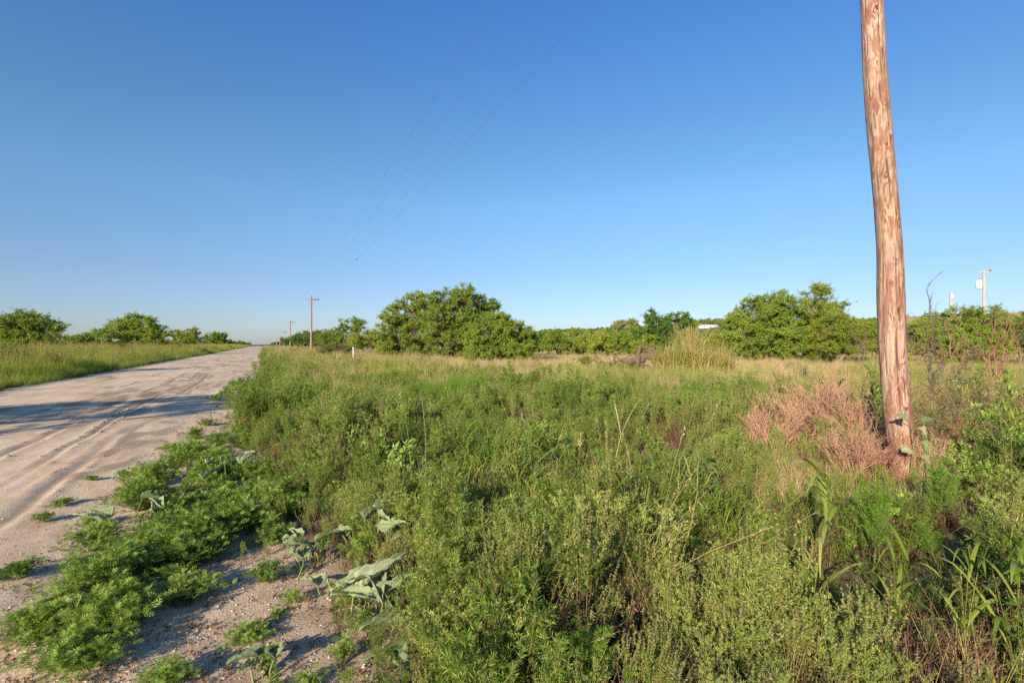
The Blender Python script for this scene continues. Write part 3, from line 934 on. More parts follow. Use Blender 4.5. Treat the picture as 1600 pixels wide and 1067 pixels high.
# bright green patches
for (cx, cy, rx, ry, nn) in ((at(640, 17), 17, 3.2, 1.8, 420), (at(1150, 10.5), 10.5, 1.6, 1.3, 300), (at(740, 8.5), 8.5, 1.2, .8, 120)):
    q = rng.normal(size=(nn, 2)) * np.array([rx, ry]) * .5 + np.array([cx, cy])
    scatter('grass', C_bright, q, rng.uniform(.9, 1.3, nn), 'patch of fresh bright green grass')
P = wedge(26000, 20, 95, 1.5); u_, v_ = uv(P[:, 0], P[:, 1])
kp = (v_ > 5) & ~((np.abs(pxof(P) - 985) < 50) & (P[:, 1] > 25.5) & (P[:, 1] < 30)); P = P[kp]; ns = NZ(P, .12, 141) * .7 + NZ(P, .5, 142) * .3
k1 = ns > .32 - .12 * sst(8, 14, v_[kp])
scatter('dry_grass', C_dry, P[k1], rng.uniform(.9, 1.4, k1.sum()), 'golden dry grass covering the pasture')
scatter('grass', C_grass, P[~k1], rng.uniform(.8, 1.2, (~k1).sum()), 'greener grass patches in the dry pasture')
P = wedge(420, 18, 60, 1.3); u_, v_ = uv(P[:, 0], P[:, 1]); P = P[(v_ > 6) & (NZ(P, .2, 151) > .55)]
scatter('weeds', C_olive, P, rng.uniform(.8, 1.5, len(P)), 'low scrubby weeds dotted over the pasture')

# ---- right verge: tall yellowing grass along the road
def strip(n, u0, u1, v0, v1, p=1.0):
    u = (u0 ** p + rng.uniform(0, 1, n) * (u1 ** p - u0 ** p)) ** (1 / p); v = rng.uniform(v0, v1, n)
    x, y = xy(u, v); return np.column_stack([x, y]), u, v


P, u_, v_ = strip(7000, 11, 320, 0.0, 8.5, .42)
k = (v_ > weed_edge(u_) + .5 + 2.2 * sst(24, 13, u_)) & (NZ(P, .5, 161) > .28)
scatter('verge_grass', C_rverge, P[k], rng.uniform(.8, 1.2, k.sum()) * hummock(P[k], .45, .6, 1.2) * (.8 + .2 * sst(13, 25, u_[k])), 'tall yellowing seeded grass on the right verge')
P, u_, v_ = strip(5200, 9, 160, -.6, 9.0, .45)
k = (v_ > weed_edge(u_) - .1) & ((v_ < 3) | (NZ(P, .5, 161) < .48))
scatter('weeds', C_weed, P[k], rng.uniform(.4, .95, k.sum()) * hummock(P[k], .8), 'green weeds along the right road edge')

# ---- left verge
P, u_, v_ = strip(16000, 8, 420, -17, -8.25, .5)
e = -8.35 - .5 * NZ(P, .6, 171)
k = v_ < e
scl = rng.uniform(.8, 1.25, k.sum()) * hummock(P[k], .5, .75, 1.15) * (.62 + .38 * sst(-8.4, -9.8, v_[k]))
scatter('verge_grass', C_verge, P[k], scl, 'tall yellow green seeded grass on the left verge')
P, u_, v_ = strip(4200, 7, 120, -10.2, -8.15, .5)
scatter('grass', C_grass, P, rng.uniform(.7, 1.1, len(P)), 'short dark green grass at the left road edge')
P, u_, v_ = strip(5000, 8, 420, -45, -16, .6)
scatter('dry_grass', C_dry, P, rng.uniform(1.2, 2.0, len(P)), 'dry grass of the field left of the road')

# ---- gravel and small plants on the shoulder
def shoulder_z(x, y):
    u, v = uv(x, y)
    return np.maximum(ground_h(x, y) - .35 * sst(-8.0, -7.3, v) * sst(-.9, -1.7, v), road_z(u, v) + .004)


P = wedge(150000, 1.9, 22, 1.0, -1.15, .1); u_, v_ = uv(P[:, 0], P[:, 1])
dens = sst(-2.4, -.6, v_) * .8 + .06 + .5 * sst(.02, .05, np.abs(ruts(u_, v_)))
k = (v_ > -7.8) & (v_ < weed_edge(u_) + .4) & (rng.uniform(size=len(P)) < dens * (.3 + .9 * NZ(P, 1.4, 181)))
scatter('gravel', C_peb, P[k], rng.uniform(0, 1, k.sum()) ** 7 * .009 + .0022 + .0012 * rng.uniform(0, 1, k.sum()), 'small pale stones scattered over the shoulder', tilt=1.5, cat='gravel', zf=shoulder_z)
P = wedge(9000, 1.9, 12, 1.2, -1.15, .1); u_, v_ = uv(P[:, 0], P[:, 1]); k = (v_ > -1.5) & (v_ < weed_edge(u_) + .4)
M['clod'] = leaf_mat('dirt_clod', [(0.15, 0.105, 0.075), (0.26, 0.19, 0.135), (0.40, 0.30, 0.22)], transl=0, rough=.95, w=(0, .9, .1), spec=.1)
C_clod = forms('clods', [pebble() for _ in range(4)], [M['clod']])
Pc, uc, vc_ = strip(60000, 3.0, 30, -6.6, -1.0, .6)
kc = rng.uniform(size=len(Pc)) < 1.1 * sst(.0035, .010, ruts(uc, vc_)) * sst(.35, .7, vnoise(uc * .7, vc_ * 1.3, 183))
scatter('dirt_clods', C_clod, Pc[kc], rng.uniform(0, 1, kc.sum()) ** 3 * .022 + .005, 'crumbled earth thrown up along the wheel ruts', tilt=1.5, cat='dirt', zf=shoulder_z)
C_litter = forms('litter', [dead_stems(5, .05, .05, 0, 1), dead_stems(4, .07, .06, 0, 1)], [M['brown']])
scatter('litter', C_litter, P[k][:1500], rng.uniform(.4, 1.0, min(1500, k.sum())), 'dry bits of stem lying on the soil', tilt=.8, cat='litter', zf=shoulder_z)
P = wedge(700, 2.2, 20, 1.2, -1.1, .0); u_, v_ = uv(P[:, 0], P[:, 1]); k = (v_ > -1.4) & (v_ < weed_edge(u_) + .2) & (NZ(P, 1.1, 191) > .5)
scatter('undergrowth', C_rag, P[k], rng.uniform(.12, .4, k.sum()), 'tiny green seedlings on the bare shoulder', zf=shoulder_z)

# ------------------------------------------------------------------ near utility pole


def near_pole():
    Y0 = 6.0
    rows = [(742, 1389, 1433), (720, 1391, 1432), (680, 1385.5, 1428), (640, 1380, 1424.5), (600, 1377, 1420.5), (560, 1374, 1417), (480, 1370.5, 1415), (440, 1370, 1413.5), (400, 1371.5, 1412),
            (350, 1368.5, 1408), (300, 1365, 1404), (250, 1360, 1399), (200, 1355, 1394.5), (150, 1351.5, 1390), (100, 1349, 1386), (50, 1347.5, 1384), (0, 1346, 1382)]
    z = [CAM_Z + (538 - r[0]) / F * Y0 for r in rows]; cx = [((r[1] + r[2]) / 2 - 800) / F * Y0 for r in rows]; rad = [(r[2] - r[1]) / 2 / F * Y0 * .845 for r in rows]
    z = [-.6] + z + [8.0, 10.75]; cx = [cx[0] + .02] + cx + [4.16, 4.02]; rad = [rad[0] * 1.05] + rad + [.115, .10]
    nz_, nt_ = 900, 72
    zz = np.linspace(-.6, 10.75, nz_); th = np.linspace(0, 2 * math.pi, nt_, endpoint=False)
    CX = np.interp(zz, z, cx); RA = np.interp(zz, z, rad)
    ker = np.ones(41) / 41
    CX = np.convolve(np.pad(CX, 20, 'edge'), ker, 'valid'); RA = np.convolve(np.pad(RA, 20, 'edge'), ker, 'valid')
    Z, T = np.meshgrid(zz, th, indexing='ij')
    R = RA[:, None] * (1 + .035 * np.sin(T * 3 + Z * .5) * .5 + 0 * Z)
    cxn = np.cos(T) * 1.7; syn = np.sin(T) * 1.7
    R = R + .010 * fbm(cxn * 1.3 + 7, Z * .9 + syn * 2, 201) + .003 * fbm(cxn * 9 + syn * 5, Z * 1.5, 202)
    dark = np.zeros_like(Z)
    # knots and holes (angle measured from +x; the camera looks at the -y side, angle about 230 to 300 degrees)
    knots = [(262, 1.98, .045, .02, .012, 1.6), (255, 2.55, .030, .012, .0, 1.0), (285, 3.0, .03, .010, .0, 1.0), (250, 3.55, .05, .012, .0, 1.0), (268, .85, .04, .020, .01, 1.2), (240, .35, .05, .015, 0, 1.0), (290, .5, .035, .01, 0, 1), (262, 3.9, .04, .016, .006, 1), (277, 4.35, .03, .012, .006, 1),
             (245, 4.85, .05, .012, 0, 1), (256, 5.48, .05, .016, .006, 1), (240, 5.44, .03, .012, .004, 1), (295, 4.0, .04, .012, 0, 1), (262, 1.35, .035, .012, 0, 1), (298, 1.1, .03, .01, 0, 1), (235, 2.3, .03, .012, .004, 1)]
    knot_f = np.zeros_like(Z)
    for (a, kz, w, bump, hole, stretch) in knots:
        da = (T - math.radians(a) + math.pi) % (2 * math.pi) - math.pi
        dx = da * np.interp(kz, z, rad)
        d = np.sqrt((dx / w) ** 2 + ((Z - kz) / (w * 1.25)) ** 2)
        R = R + bump * .55 * np.exp(-d ** 2 * .7)
        R = R - (.02 if hole else .004) * np.exp(-(dx / (w * .28)) ** 2 - ((Z - kz) / (w * .4 * stretch)) ** 2)
        dark = np.maximum(dark, (1.0 if hole else .5) * np.exp(-(dx / (w * .22)) ** 4 - ((Z - kz) / (w * .55 * stretch)) ** 4))
        knot_f += np.exp(-d * .55)
    # the long slot under the middle knot and a drying crack
    for (a, k0, k1, w, dp) in ((266, 1.86, 2.02, .012, .03), (270, .1, 1.25, .004, .015), (258, 3.2, 3.75, .003, .012), (250, 3.6, 4.6, .003, .01), (281, -.3, .9, .004, .012), (300, 2.2, 3.6, .003, .01), (265, 4.4, 5.3, .0025, .008), (252, 1.3, 2.9, .003, .012), (274, 2.1, 3.4, .0025, .010), (243, .2, 1.8, .003, .012), (288, 3.6, 5.2, .003, .012), (262, 4.9, 6.4, .003, .01), (200, 0, 6, .004, .012), (330, 1, 7, .004, .012), (90, 0, 8, .004, .012)):
        da = (T - math.radians(a) - .05 * np.sin(Z * 3 + a) + math.pi) % (2 * math.pi) - math.pi
        dx = da * .16
        win = sst(k0 - .03, k0 + .02, Z) * sst(k1 + .03, k1 - .02, Z)
        e = np.exp(-(dx / max(w, .0045)) ** 2) * win
        R = R - dp * e; dark = np.maximum(dark, e * .9)
    X = CX[:, None] + R * np.cos(T); Yv = Y0 + R * np.sin(T)
    g = Geo()
    V = np.stack([X, Yv, Z], -1).reshape(-1, 3)
    i = np.arange(nz_ - 1)[:, None] * nt_; j = np.arange(nt_)[None]; j2 = (j + 1) % nt_
    g.add(V, np.stack([i + j, i + j2, i + j2 + nt_, i + j + nt_], -1).reshape(-1, 4))
    o = (nz_ - 1) * nt_
    top = np.vstack([V[o:o + nt_], V[o:o + nt_].mean(0) + np.array([0, 0, .02])])
    g.add(top, [[q, (q + 1) % nt_, (q + 2) % nt_, nt_] for q in range(0, nt_, 2)])
    # material: peeled wood, honey base with red brown contour figure that swirls round the knots
    m, n, N, L = mk_mat('peeled_pole_wood')
    tc = N.new('ShaderNodeTexCoord')
    mp = N.new('ShaderNodeMapping'); mp.inputs['Scale'].default_value = (1.25, 1.25, .24); L.new(tc.outputs['Object'], mp.inputs[0])
    wv = noise_node(N, L, mp.outputs[0], 8.5, 2.0, .45, .5)
    ak = N.new('ShaderNodeAttribute'); ak.attribute_name = 'knot'
    sv_ = math_node(N, L, 'ADD', math_node(N, L, 'MULTIPLY', wv, 40.0), math_node(N, L, 'MULTIPLY', ak.outputs['Fac'], 9.0))
    rings = math_node(N, L, 'SINE', sv_)
    rings = math_node(N, L, 'MULTIPLY', math_node(N, L, 'ADD', rings, 1.0), .5)
    where = ramp(N, [(.50, (0, 0, 0)), (.58, (1, 1, 1))]); L.new(noise_node(N, L, mp.outputs[0], 6.0, 4, .6), where.inputs[0])
    mp2 = N.new('ShaderNodeMapping'); mp2.inputs['Scale'].default_value = (1, 1, .10); L.new(tc.outputs['Object'], mp2.inputs[0])
    fine = noise_node(N, L, mp2.outputs[0], 90, 4, .7)
    mid = noise_node(N, L, mp2.outputs[0], 16, 5, .7)
    base = ramp(N, [(.36, (.20, .115, .072)), (.46, (.33, .215, .15)), (.55, (.42, .30, .215)), (.68, (.53, .41, .31))]); L.new(math_node(N, L, 'ADD', math_node(N, L, 'MULTIPLY', fine, .45), math_node(N, L, 'MULTIPLY', mid, .55)), base.inputs[0])
    rr_ = ramp(N, [(.55, (0, 0, 0)), (.80, (1, 1, 1))]); L.new(rings, rr_.inputs[0])
    near_k = math_node(N, L, 'MINIMUM', math_node(N, L, 'ADD', math_node(N, L, 'MULTIPLY', where.outputs[0], .75), math_node(N, L, 'MULTIPLY', ak.outputs['Fac'], .8)), 1.0)
    f1 = math_node(N, L, 'MULTIPLY', rr_.outputs[0], near_k)
    f1 = math_node(N, L, 'MULTIPLY', f1, .88)
    mx = N.new('ShaderNodeMix'); mx.data_type = 'RGBA'; L.new(f1, mx.inputs[0]); L.new(base.outputs[0], mx.inputs[6]); mx.inputs[7].default_value = (.15, .055, .036, 1)
    # broad reddish stained areas
    st = ramp(N, [(.50, (0, 0, 0)), (.56, (1, 1, 1))]); L.new(noise_node(N, L, mp.outputs[0], 11, 5, .65), st.inputs[0])
    m2 = N.new('ShaderNodeMix'); m2.data_type = 'RGBA'; L.new(math_node(N, L, 'MULTIPLY', st.outputs[0], .72), m2.inputs[0]); L.new(mx.outputs[2], m2.inputs[6]); m2.inputs[7].default_value = (.23, .09, .058, 1)
    mp3 = N.new('ShaderNodeMapping'); mp3.inputs['Scale'].default_value = (1, 1, .16); L.new(tc.outputs['Object'], mp3.inputs[0])
    fk = ramp(N, [(.60, (0, 0, 0)), (.66, (1, 1, 1))]); L.new(noise_node(N, L, mp3.outputs[0], 34, 5, .7, .4), fk.inputs[0])
    mf = N.new('ShaderNodeMix'); mf.data_type = 'RGBA'; L.new(math_node(N, L, 'MULTIPLY', fk.outputs[0], .75), mf.inputs[0]); L.new(m2.outputs[2], mf.inputs[6]); mf.inputs[7].default_value = (.11, .05, .035, 1)
    m2 = mf
    ad = N.new('ShaderNodeAttribute'); ad.attribute_name = 'hollow'
    m3 = N.new('ShaderNodeMix'); m3.data_type = 'RGBA'; L.new(ad.outputs['Fac'], m3.inputs[0]); L.new(m2.outputs[2], m3.inputs[6]); m3.inputs[7].default_value = (.05, .025, .018, 1)
    p = N.new('ShaderNodeBsdfPrincipled'); p.inputs['Roughness'].default_value = .75; p.inputs['Specular IOR Level'].default_value = .2
    L.new(m3.outputs[2], p.inputs['Base Color'])
    b = N.new('ShaderNodeBump'); b.inputs['Strength'].default_value = .5; b.inputs['Distance'].default_value = .006
    L.new(math_node(N, L, 'ADD', fine, math_node(N, L, 'MULTIPLY', rr_.outputs[0], -.35)), b.inputs['Height']); L.new(b.outputs[0], p.inputs['Normal'])
    out = N.new('ShaderNodeOutputMaterial'); L.new(p.outputs[0], out.inputs[0])
    me = g.mesh('pole', [m], smooth=True)
    for nm, a in (('hollow', dark), ('knot', knot_f)):
        full = np.zeros(len(me.vertices)); full[:a.size] = a.ravel()
        q = me.attributes.new(nm, 'FLOAT', 'POINT'); q.data.foreach_set('value', full.astype(np.float32))
    return me


ARM = 1.22                                                # half length of a crossarm


def arm_parts(root, scale=1.0, zarm=9.0, mat='polewood'):
    g = Geo(); g.box((-ARM, -.16, zarm - .06), (ARM, -.05 - .0, zarm + .06)); link('crossarm', g.mesh('crossarm', [M[mat]]), root)
    for s_ in (-1, 1):
        g = Geo(); g.tubes(np.array([[[s_ * .62, -.105, zarm - .07], [s_ * .05, -.17, zarm - .75]]]), np.array([[.016, .016]]), sides=4); link('brace', g.mesh('brace', [M['steel']]), root)
    for x, zb in ((-ARM + .08, zarm + .06), (ARM - .08, zarm + .06), (.48, zarm + .06), (0, zarm + .5)):
        g = Geo(); zz = np.array([0, .03, .05, .09, .10, .15, .17]); rr = np.array([.02, .02, .055, .06, .04, .045, .012])
        yy = -.105 if x else 0.0
        g.tubes(np.stack([np.full(7, x), np.full(7, yy), zb + zz], 1)[None], rr[None], sides=8); link('insulator', g.mesh('insulator', [M['ceramic']], smooth=True), root)


def far_pole(x, y, top=9.5):
    root = empty('utility_pole', (x, y, 0), ROT)
    g = Geo(); g.tubes(np.array([[[0, 0, -.6], [0, 0, 3], [0, 0, top]]]), np.array([[.185, .165, .125]]), sides=12); link('pole', g.mesh('pole', [M['polewood']], smooth=True), root)
    arm_parts(root, zarm=top - .5)
    return root


npole = empty('utility_pole', (0, 0, 0))
link('pole', near_pole(), npole)
t_ = Geo()
tag(npole, 'knotty peeled tan wooden pole rising out of the frame close by', 'utility pole')
arm_root_z = 10.15
g = Geo(); g.box((-ARM, -.19, -.06), (ARM, -.10, .06)); g.xf([[RR[0], -RR[1], 0], [RR[1], RR[0], 0], [0, 0, 1]], (4.05, 6.0, arm_root_z)); link('crossarm', g.mesh('crossarm', [M['polewood']]), npole)
for x, zb in ((-ARM + .08, .06), (ARM - .08, .06), (.48, .06), (-.42, .06)):
    g = Geo(); zz = np.array([0, .03, .05, .09, .10, .15, .17]); rr = np.array([.02, .02, .055, .06, .04, .045, .012])
    g.tubes(np.stack([np.full(7, x), np.full(7, -.145), zb + zz], 1)[None], rr[None], sides=8)
    g.xf([[RR[0], -RR[1], 0], [RR[1], RR[0], 0], [0, 0, 1]], (4.05, 6.0, arm_root_z)); link('insulator', g.mesh('insulator', [M['ceramic']], smooth=True), npole)

far_info = [(486.3, 85, 9.55, 'weathered brown pole with a crossarm, the largest of the far poles along the road'),
            (453.5, 150, 8.55, 'second brown crossarm pole along the road, standing beyond the largest far one'),
            (443.3, 203, 7.0, 'third crossarm pole down the road, carrying a dark transformer can'),
            (437.3, 262, 5.9, 'tiny pole beyond the one with the transformer can'),
            (432.6, 330, 5.7, 'faintest tiny pole at the far end of the line beside the road')]
poles = []
for i, (px, Y, top, lb) in enumerate(far_info):
    r = far_pole(at(px, Y), Y, top); tag(r, lb, 'utility pole', 'utility poles along the road'); poles.append(r)
g = Geo(); g.tubes(np.array([[[.32, -.25, 4.6], [.32, -.25, 4.65], [.32, -.25, 5.5], [.32, -.25, 5.6]]]), np.array([[.2, .26, .26, .12]]), sides=12)
link('transformer', g.mesh('transformer', [M['greypaint']], smooth=True), poles[2])


def wire(name, pts, label, sag=.25, r=.0055, group='overhead wires of the roadside line'):
    segs = []
    for (a, b) in zip(pts[:-1], pts[1:]):
        a = np.array(a); b = np.array(b); t = np.linspace(0, 1, 40)[:, None]
        c = a + (b - a) * t; c[:, 2] -= sag * 4 * (t * (1 - t))[:, 0]
        segs.append(c if not segs else c[1:])
    g = Geo(); g.tubes(np.concatenate(segs)[None], np.full((1, sum(len(s_) for s_ in segs)), r), sides=6)
    o = link(name, g.mesh(name, [M['wire']], smooth=True)); tag(o, label, 'wire', group); return o


near_x = (-ARM + .08, -.42, .48, ARM - .08)
far_x = (-ARM + .08, 0, .48, ARM - .08)
wl = ['thin overhead wire leaving the frame top leftmost of the four', 'thin overhead wire second from the left at the top of the frame',
      'faint overhead wire third from the left at the top of the frame', 'thin overhead wire rightmost of the four, with the small dark bird on it']
wire_pts = []
for k_i in range(4):
    pts = [(4.05 + RR[0] * near_x[k_i] + RD[0] * -.145, 6.0 + RR[1] * near_x[k_i] - RD[1] * .145, arm_root_z + .2)]
    # the line goes on behind the camera as well
    pts.insert(0, (pts[0][0] - RD[0] * 70, pts[0][1] - RD[1] * 70, 10.0))
    for (px, Y, top, _) in far_info:
        zt = top + .12 if k_i == 1 else top - .5 + .2
        off = 0 if k_i == 1 else -.105
        pts.append((at(px, Y) + RR[0] * far_x[k_i] + RD[0] * off, Y + RR[1] * far_x[k_i] + RD[1] * off, zt))
    wire('overhead_wire', pts, wl[k_i], sag=(.22, .25, .3, .25)[k_i], r=(.0042, .0042, .0036, .0048)[k_i]); wire_pts.append(pts)

# small dark bird on the rightmost wire
a = np.array(wire_pts[3][1]); b = np.array(wire_pts[3][2])
tt = np.linspace(.02, .98, 4000)[:, None]; W = a + (b - a) * tt; W[:, 2] -= .25 * 4 * (tt * (1 - tt))[:, 0]
wpx = 800 + F * W[:, 0] / W[:, 1]; bp = W[np.argmin(np.abs(wpx - 557))]
g = Geo(); k_b = 9
C = np.array([[-.13, 0, -.005], [-.10, 0, .0], [-.06, 0, .022], [-.02, 0, .045], [.025, 0, .065], [.05, 0, .085], [.07, 0, .105], [.09, 0, .112], [.115, 0, .108]])
g.tubes(C[None], np.array([[.006, .012, .028, .038, .036, .024, .024, .014, .003]]), sides=10)
for s_ in (-1, 1):
    g.tubes(np.array([[[.02, s_ * .03, .06], [-.03, s_ * .038, .045], [-.09, s_ * .02, .012]]]), np.array([[.012, .016, .004]]), sides=6)
    g.tubes(np.array([[[.0, s_ * .012, .03], [.0, s_ * .012, .0]]]), np.array([[.004, .003]]), sides=4)
g.ribbons(np.array([[[-.10, 0, .0], [-.19, 0, -.03]]]), np.array([[0, 1.0, 0]]), np.array([[.03, .035]]))
bird = link('bird', g.mesh('bird', [M['feathers']], smooth=True), loc=tuple(bp + np.array([0, 0, .006]))); bird.rotation_euler = (0, 0, .6)
tag(bird, 'small dark bird perched on the overhead wire', 'bird')

# the two poles beyond the shrubs on the right
x, Y = at(1538, 62), 62.0
r = empty('utility_pole', (x, Y, 0), -.5)
ztop = CAM_Z + (538 - 423) / F * Y
g = Geo(); g.tubes(np.array([[[0, 0, -.5], [0, 0, 4], [0, 0, ztop]]]), np.array([[.19, .17, .135]]), sides=12); link('pole', g.mesh('pole', [M['palepole']], smooth=True), r)
g = Geo(); g.box((-.75, -.2, ztop - .26), (.75, -.11, ztop - .17)); link('crossarm', g.mesh('crossarm', [M['palepole']]), r)
g = Geo(); g.tubes(np.array([[[.55, -.15, ztop - .16], [.55, -.15, ztop + .05], [.55, -.15, ztop + .08]]]), np.array([[.10, .12, .03]]), sides=10); link('insulator', g.mesh('insulator', [M['ceramic']], smooth=True), r)
g = Geo(); g.tubes(np.array([[[-.5, -.1, ztop - 2.15], [-.5, -.1, ztop - 2.08], [-.5, -.1, ztop - 1.25], [-.5, -.1, ztop - 1.12]]]), np.array([[.24, .30, .30, .15]]), sides=16)
tr = link('transformer', g.mesh('transformer', [M['white']], smooth=True), r)
g = Geo(); g.tubes(np.array([[[-.5, -.1, ztop - 1.12], [-.46, -.12, ztop - .9]]]), np.array([[.05, .03]]), sides=8); link('bushing', g.mesh('bushing', [M['ceramic']], smooth=True), tr)
g = Geo(); g.box((-.25, -.16, ztop - 1.6), (-.1, -.04, ztop - 1.35)); link('bracket', g.mesh('bracket', [M['steel']]), r)
g = Geo(); g.tubes(np.array([[[.05, 0, ztop - 2.3], [3.2, 3.0, .4]]]), np.array([[.012, .012]]), sides=4); link('guy_wire', g.mesh('guy_wire', [M['wire']]), r)
tag(r, 'pale pole with a white transformer rising behind the bare shrubs', 'utility pole')
x, Y = at(1486, 78), 78.0
r = empty('utility_pole', (x, Y, 0), .2); ztop = CAM_Z + (538 - 457) / F * Y
g = Geo(); g.tubes(np.array([[[0, 0, -.5], [0, 0, 4], [0, 0, ztop]]]), np.array([[.2, .19, .17]]), sides=12); link('pole', g.mesh('pole', [M['palepole']], smooth=True), r)
g = Geo(); g.tubes(np.array([[[0, -.25, ztop - .9], [0, -.25, ztop - .3]]]), np.array([[.14, .14]]), sides=10); link('cutout_box', g.mesh('cutout_box', [M['white']], smooth=True), r)
tag(r, 'short pale pinkish pole between the near pole and the transformer pole', 'utility pole')

# white marker post in the verge grass
px, Y = 552, 46.0
r = empty('marker_post', (at(px, Y), Y, 0), .3)
g = Geo(); g.box((-.055, -.055, -.3), (.055, .055, 1.27)); link('post', g.mesh('post', [M['postpaint']]), r)
g = Geo(); g.tubes(np.array([[[0, 0, 1.271], [0, 0, 1.30], [0, 0, 1.36]]]), np.array([[.075, .075, .02]]), sides=4); link('cap', g.mesh('cap', [M['white']]), r)
tag(r, 'short white post standing in the tall verge grass', 'post')

# long white shed on the ridge
def shed(px, Y, w, d, h, label, rz=0.2, dz=0.0):
    x = at(px, Y); z0 = float(ridge_h(np.array([x]), np.array([Y]))[0]) + dz
    r = empty('shed', (x, Y, z0), rz)
    g = Geo(); g.box((-w / 2, -d / 2, -3), (w / 2, d / 2, h)); wo = link('wall', g.mesh('wall', [M['white']]), r)
    g = Geo(); e = .5
    g.add([(-w / 2 - e, -d / 2 - e, h), (w / 2 + e, -d / 2 - e, h), (w / 2 + e, 0, h + 1.3), (-w / 2 - e, 0, h + 1.3), (-w / 2 - e, d / 2 + e, h), (w / 2 + e, d / 2 + e, h)],
          [(0, 1, 2, 3), (3, 2, 5, 4), (0, 3, 4, 4), (1, 5, 2, 2)])
    g.F[0] = g.F[0][:2]; g.M[0] = g.M[0][:2]
    g.add([(-w / 2 - e, -d / 2 - e, h - .12), (w / 2 + e, -d / 2 - e, h - .12), (w / 2 + e, d / 2 + e, h - .12), (-w / 2 - e, d / 2 + e, h - .12)], [(0, 3, 2, 1)])
    link('roof', g.mesh('roof', [M['white']]), r)
    for k in range(3):
        g = Geo(); xx = -w / 2 + w * (k + .5) / 3
        g.box((xx - 1.4, -d / 2 - .06, 0), (xx + 1.4, -d / 2 + .01, h * .7)); link('door', g.mesh('door', [M['greypaint']]), r)
    tag(r, label, 'shed')


shed(1106, 560, 20, 9, 2.2, 'long low white shed on the wooded ridge beyond the trees')

# ------------------------------------------------------------------ trees


def make_crown(lobes, base, ntr, skirt=0, leaf=(.17, .07), dens=1.0, r0=.14, twig_out=.12, clump=.42, trunk_spread=.35, droop=.25, sprigs=.25, low_branch=True):
    """lobes: (x, y, z, rx, ry, rz) of the crown masses, metres from the base. Returns trunk and crown Geos."""
    T = Geo(); Cg = Geo()
    lobes = np.array(lobes, float)
    lobes[:, 3:] *= 1.07
    if skirt:
        low = [(l[0] * 1.02, l[1] + rng.normal() * .2, l[2] * .42, l[3] * .85, l[4], l[2] * .42 - .1) for l in lobes if l[2] - l[5] > .8]
        lobes = np.array(list(lobes) + low[:skirt])
    nl = len(lobes)
    roots = np.column_stack([rng.normal(size=ntr) * trunk_spread * .5, rng.normal(size=ntr) * trunk_spread * .3, np.full(ntr, -.15)])
    cents = []
    for i in range(nl):
        L_ = lobes[i]; c = L_[:3]; rad = L_[3:]
        root = roots[i % ntr]
        k = 9; t = np.linspace(0, 1, k)[:, None]
        end = c - np.array([0, 0, rad[2] * .35])
        ctrl = np.array([root[0] + (end[0] - root[0]) * .30, root[1] + (end[1] - root[1]) * .3, end[2] * .62]) + rng.normal(size=3) * .15
        path = root * (1 - t) ** 2 + 2 * ctrl * t * (1 - t) + end * t ** 2
        path[1:] += rng.normal(size=(k - 1, 3)) * .07 * (np.linalg.norm(end) / 5)
        rr = r0 * rng.uniform(.6, 1.05) * (1 - .8 * t[:, 0] ** .8)
        T.tubes(path[None], rr[None], sides=6, cap=False)
        # clumps through the lobe, more of them towards its outside
        vol = rad[0] * rad[1] + rad[0] * rad[2] + rad[1] * rad[2]
        nc = max(6, int(vol * 6.5 * dens / (clump / .42) ** 2))
        d = rdir(nc); rr2 = rng.uniform(.15, 1.0, nc) ** .45
        cc = c + d * rad * rr2[:, None]
        cc[:, 2] += .18 * rad[2] * fbm(cc[:, 0] * 1.1 + c[0], cc[:, 1] * 1.1, 301 + i)
        cc = cc[cc[:, 2] > .25]
        nc = len(cc)
        st = path[rng.integers(4, k, nc)]
        mid_ = st * .45 + cc * .55 + rng.normal(size=(nc, 3)) * .12 + np.array([0, 0, .1])
        T.tubes(np.stack([st, mid_, cc], 1), np.array([[.028, .016, .006]]) * (r0 / .14), sides=3)
        cents.append(cc)
    cc = np.concatenate(cents)
    # short twigs inside each clump, leaves along them
    nt_ = 9
    A = np.repeat(cc, nt_, 0); d = rdir(len(A)); d[:, 2] = d[:, 2] * .7 + .12
    B = A + d * clump * rng.uniform(.5, 1.15, len(A))[:, None]
    out = rng.uniform(size=len(B)) < sprigs
    B[out] += d[out] * clump * rng.uniform(.2, .9, out.sum())[:, None]
    T.tubes(np.stack([A, B], 1), np.array([[.007, .003]]) * (leaf[0] / .17), sides=3)
    n_l = 32
    t = rng.uniform(.15, 1.0, (len(A), n_l)).ravel()
    a = np.repeat(A, n_l, 0); b = np.repeat(B, n_l, 0)
    P = a + (b - a) * t[:, None] + rng.normal(size=a.shape) * .045 * clump / .42
    D = nrm(nrm(b - a) * .5 + rdir(len(P)) * .8 + np.array([0, 0, -droop]))
    Nn = nrm(rdir(len(P)) + np.array([0, 0, .25]))
    s_ = rng.uniform(.55, 1.15, len(P)) * .76
    Cg.leaves(P, D, Nn, leaf[0] * s_, leaf[1] * s_, 0)
    return T, Cg


TREES = 0


def tree(name, px, Y, lobes, label, cat='tree', group=None, mat='mesq', bark='bark', ntr=4, **kw):
    x = at(px, Y)
    T, Cg = make_crown(lobes, (x, Y), ntr, **kw)
    r = empty(name, (x, Y, gz(x, Y)))
    link('trunk', T.mesh('trunk', [M[bark]], smooth=True), r)
    link('crown', Cg.mesh('crown', [M[mat]]), r)
    tag(r, label, cat, group)
    return r


def L_from_px(px0, Y, items):
    """lobes measured in the direction/height they are seen: (px, py, half width px, half height px, depth half m, dy)"""
    out = []
    for (px, py, hw, hh, dd, dy) in items:
        YY = Y + dy
        out.append((at(px, YY) - at(px0, Y), dy, CAM_Z + (538 - py) / F * YY, hw / F * YY, dd, hh / F * YY))
    return out


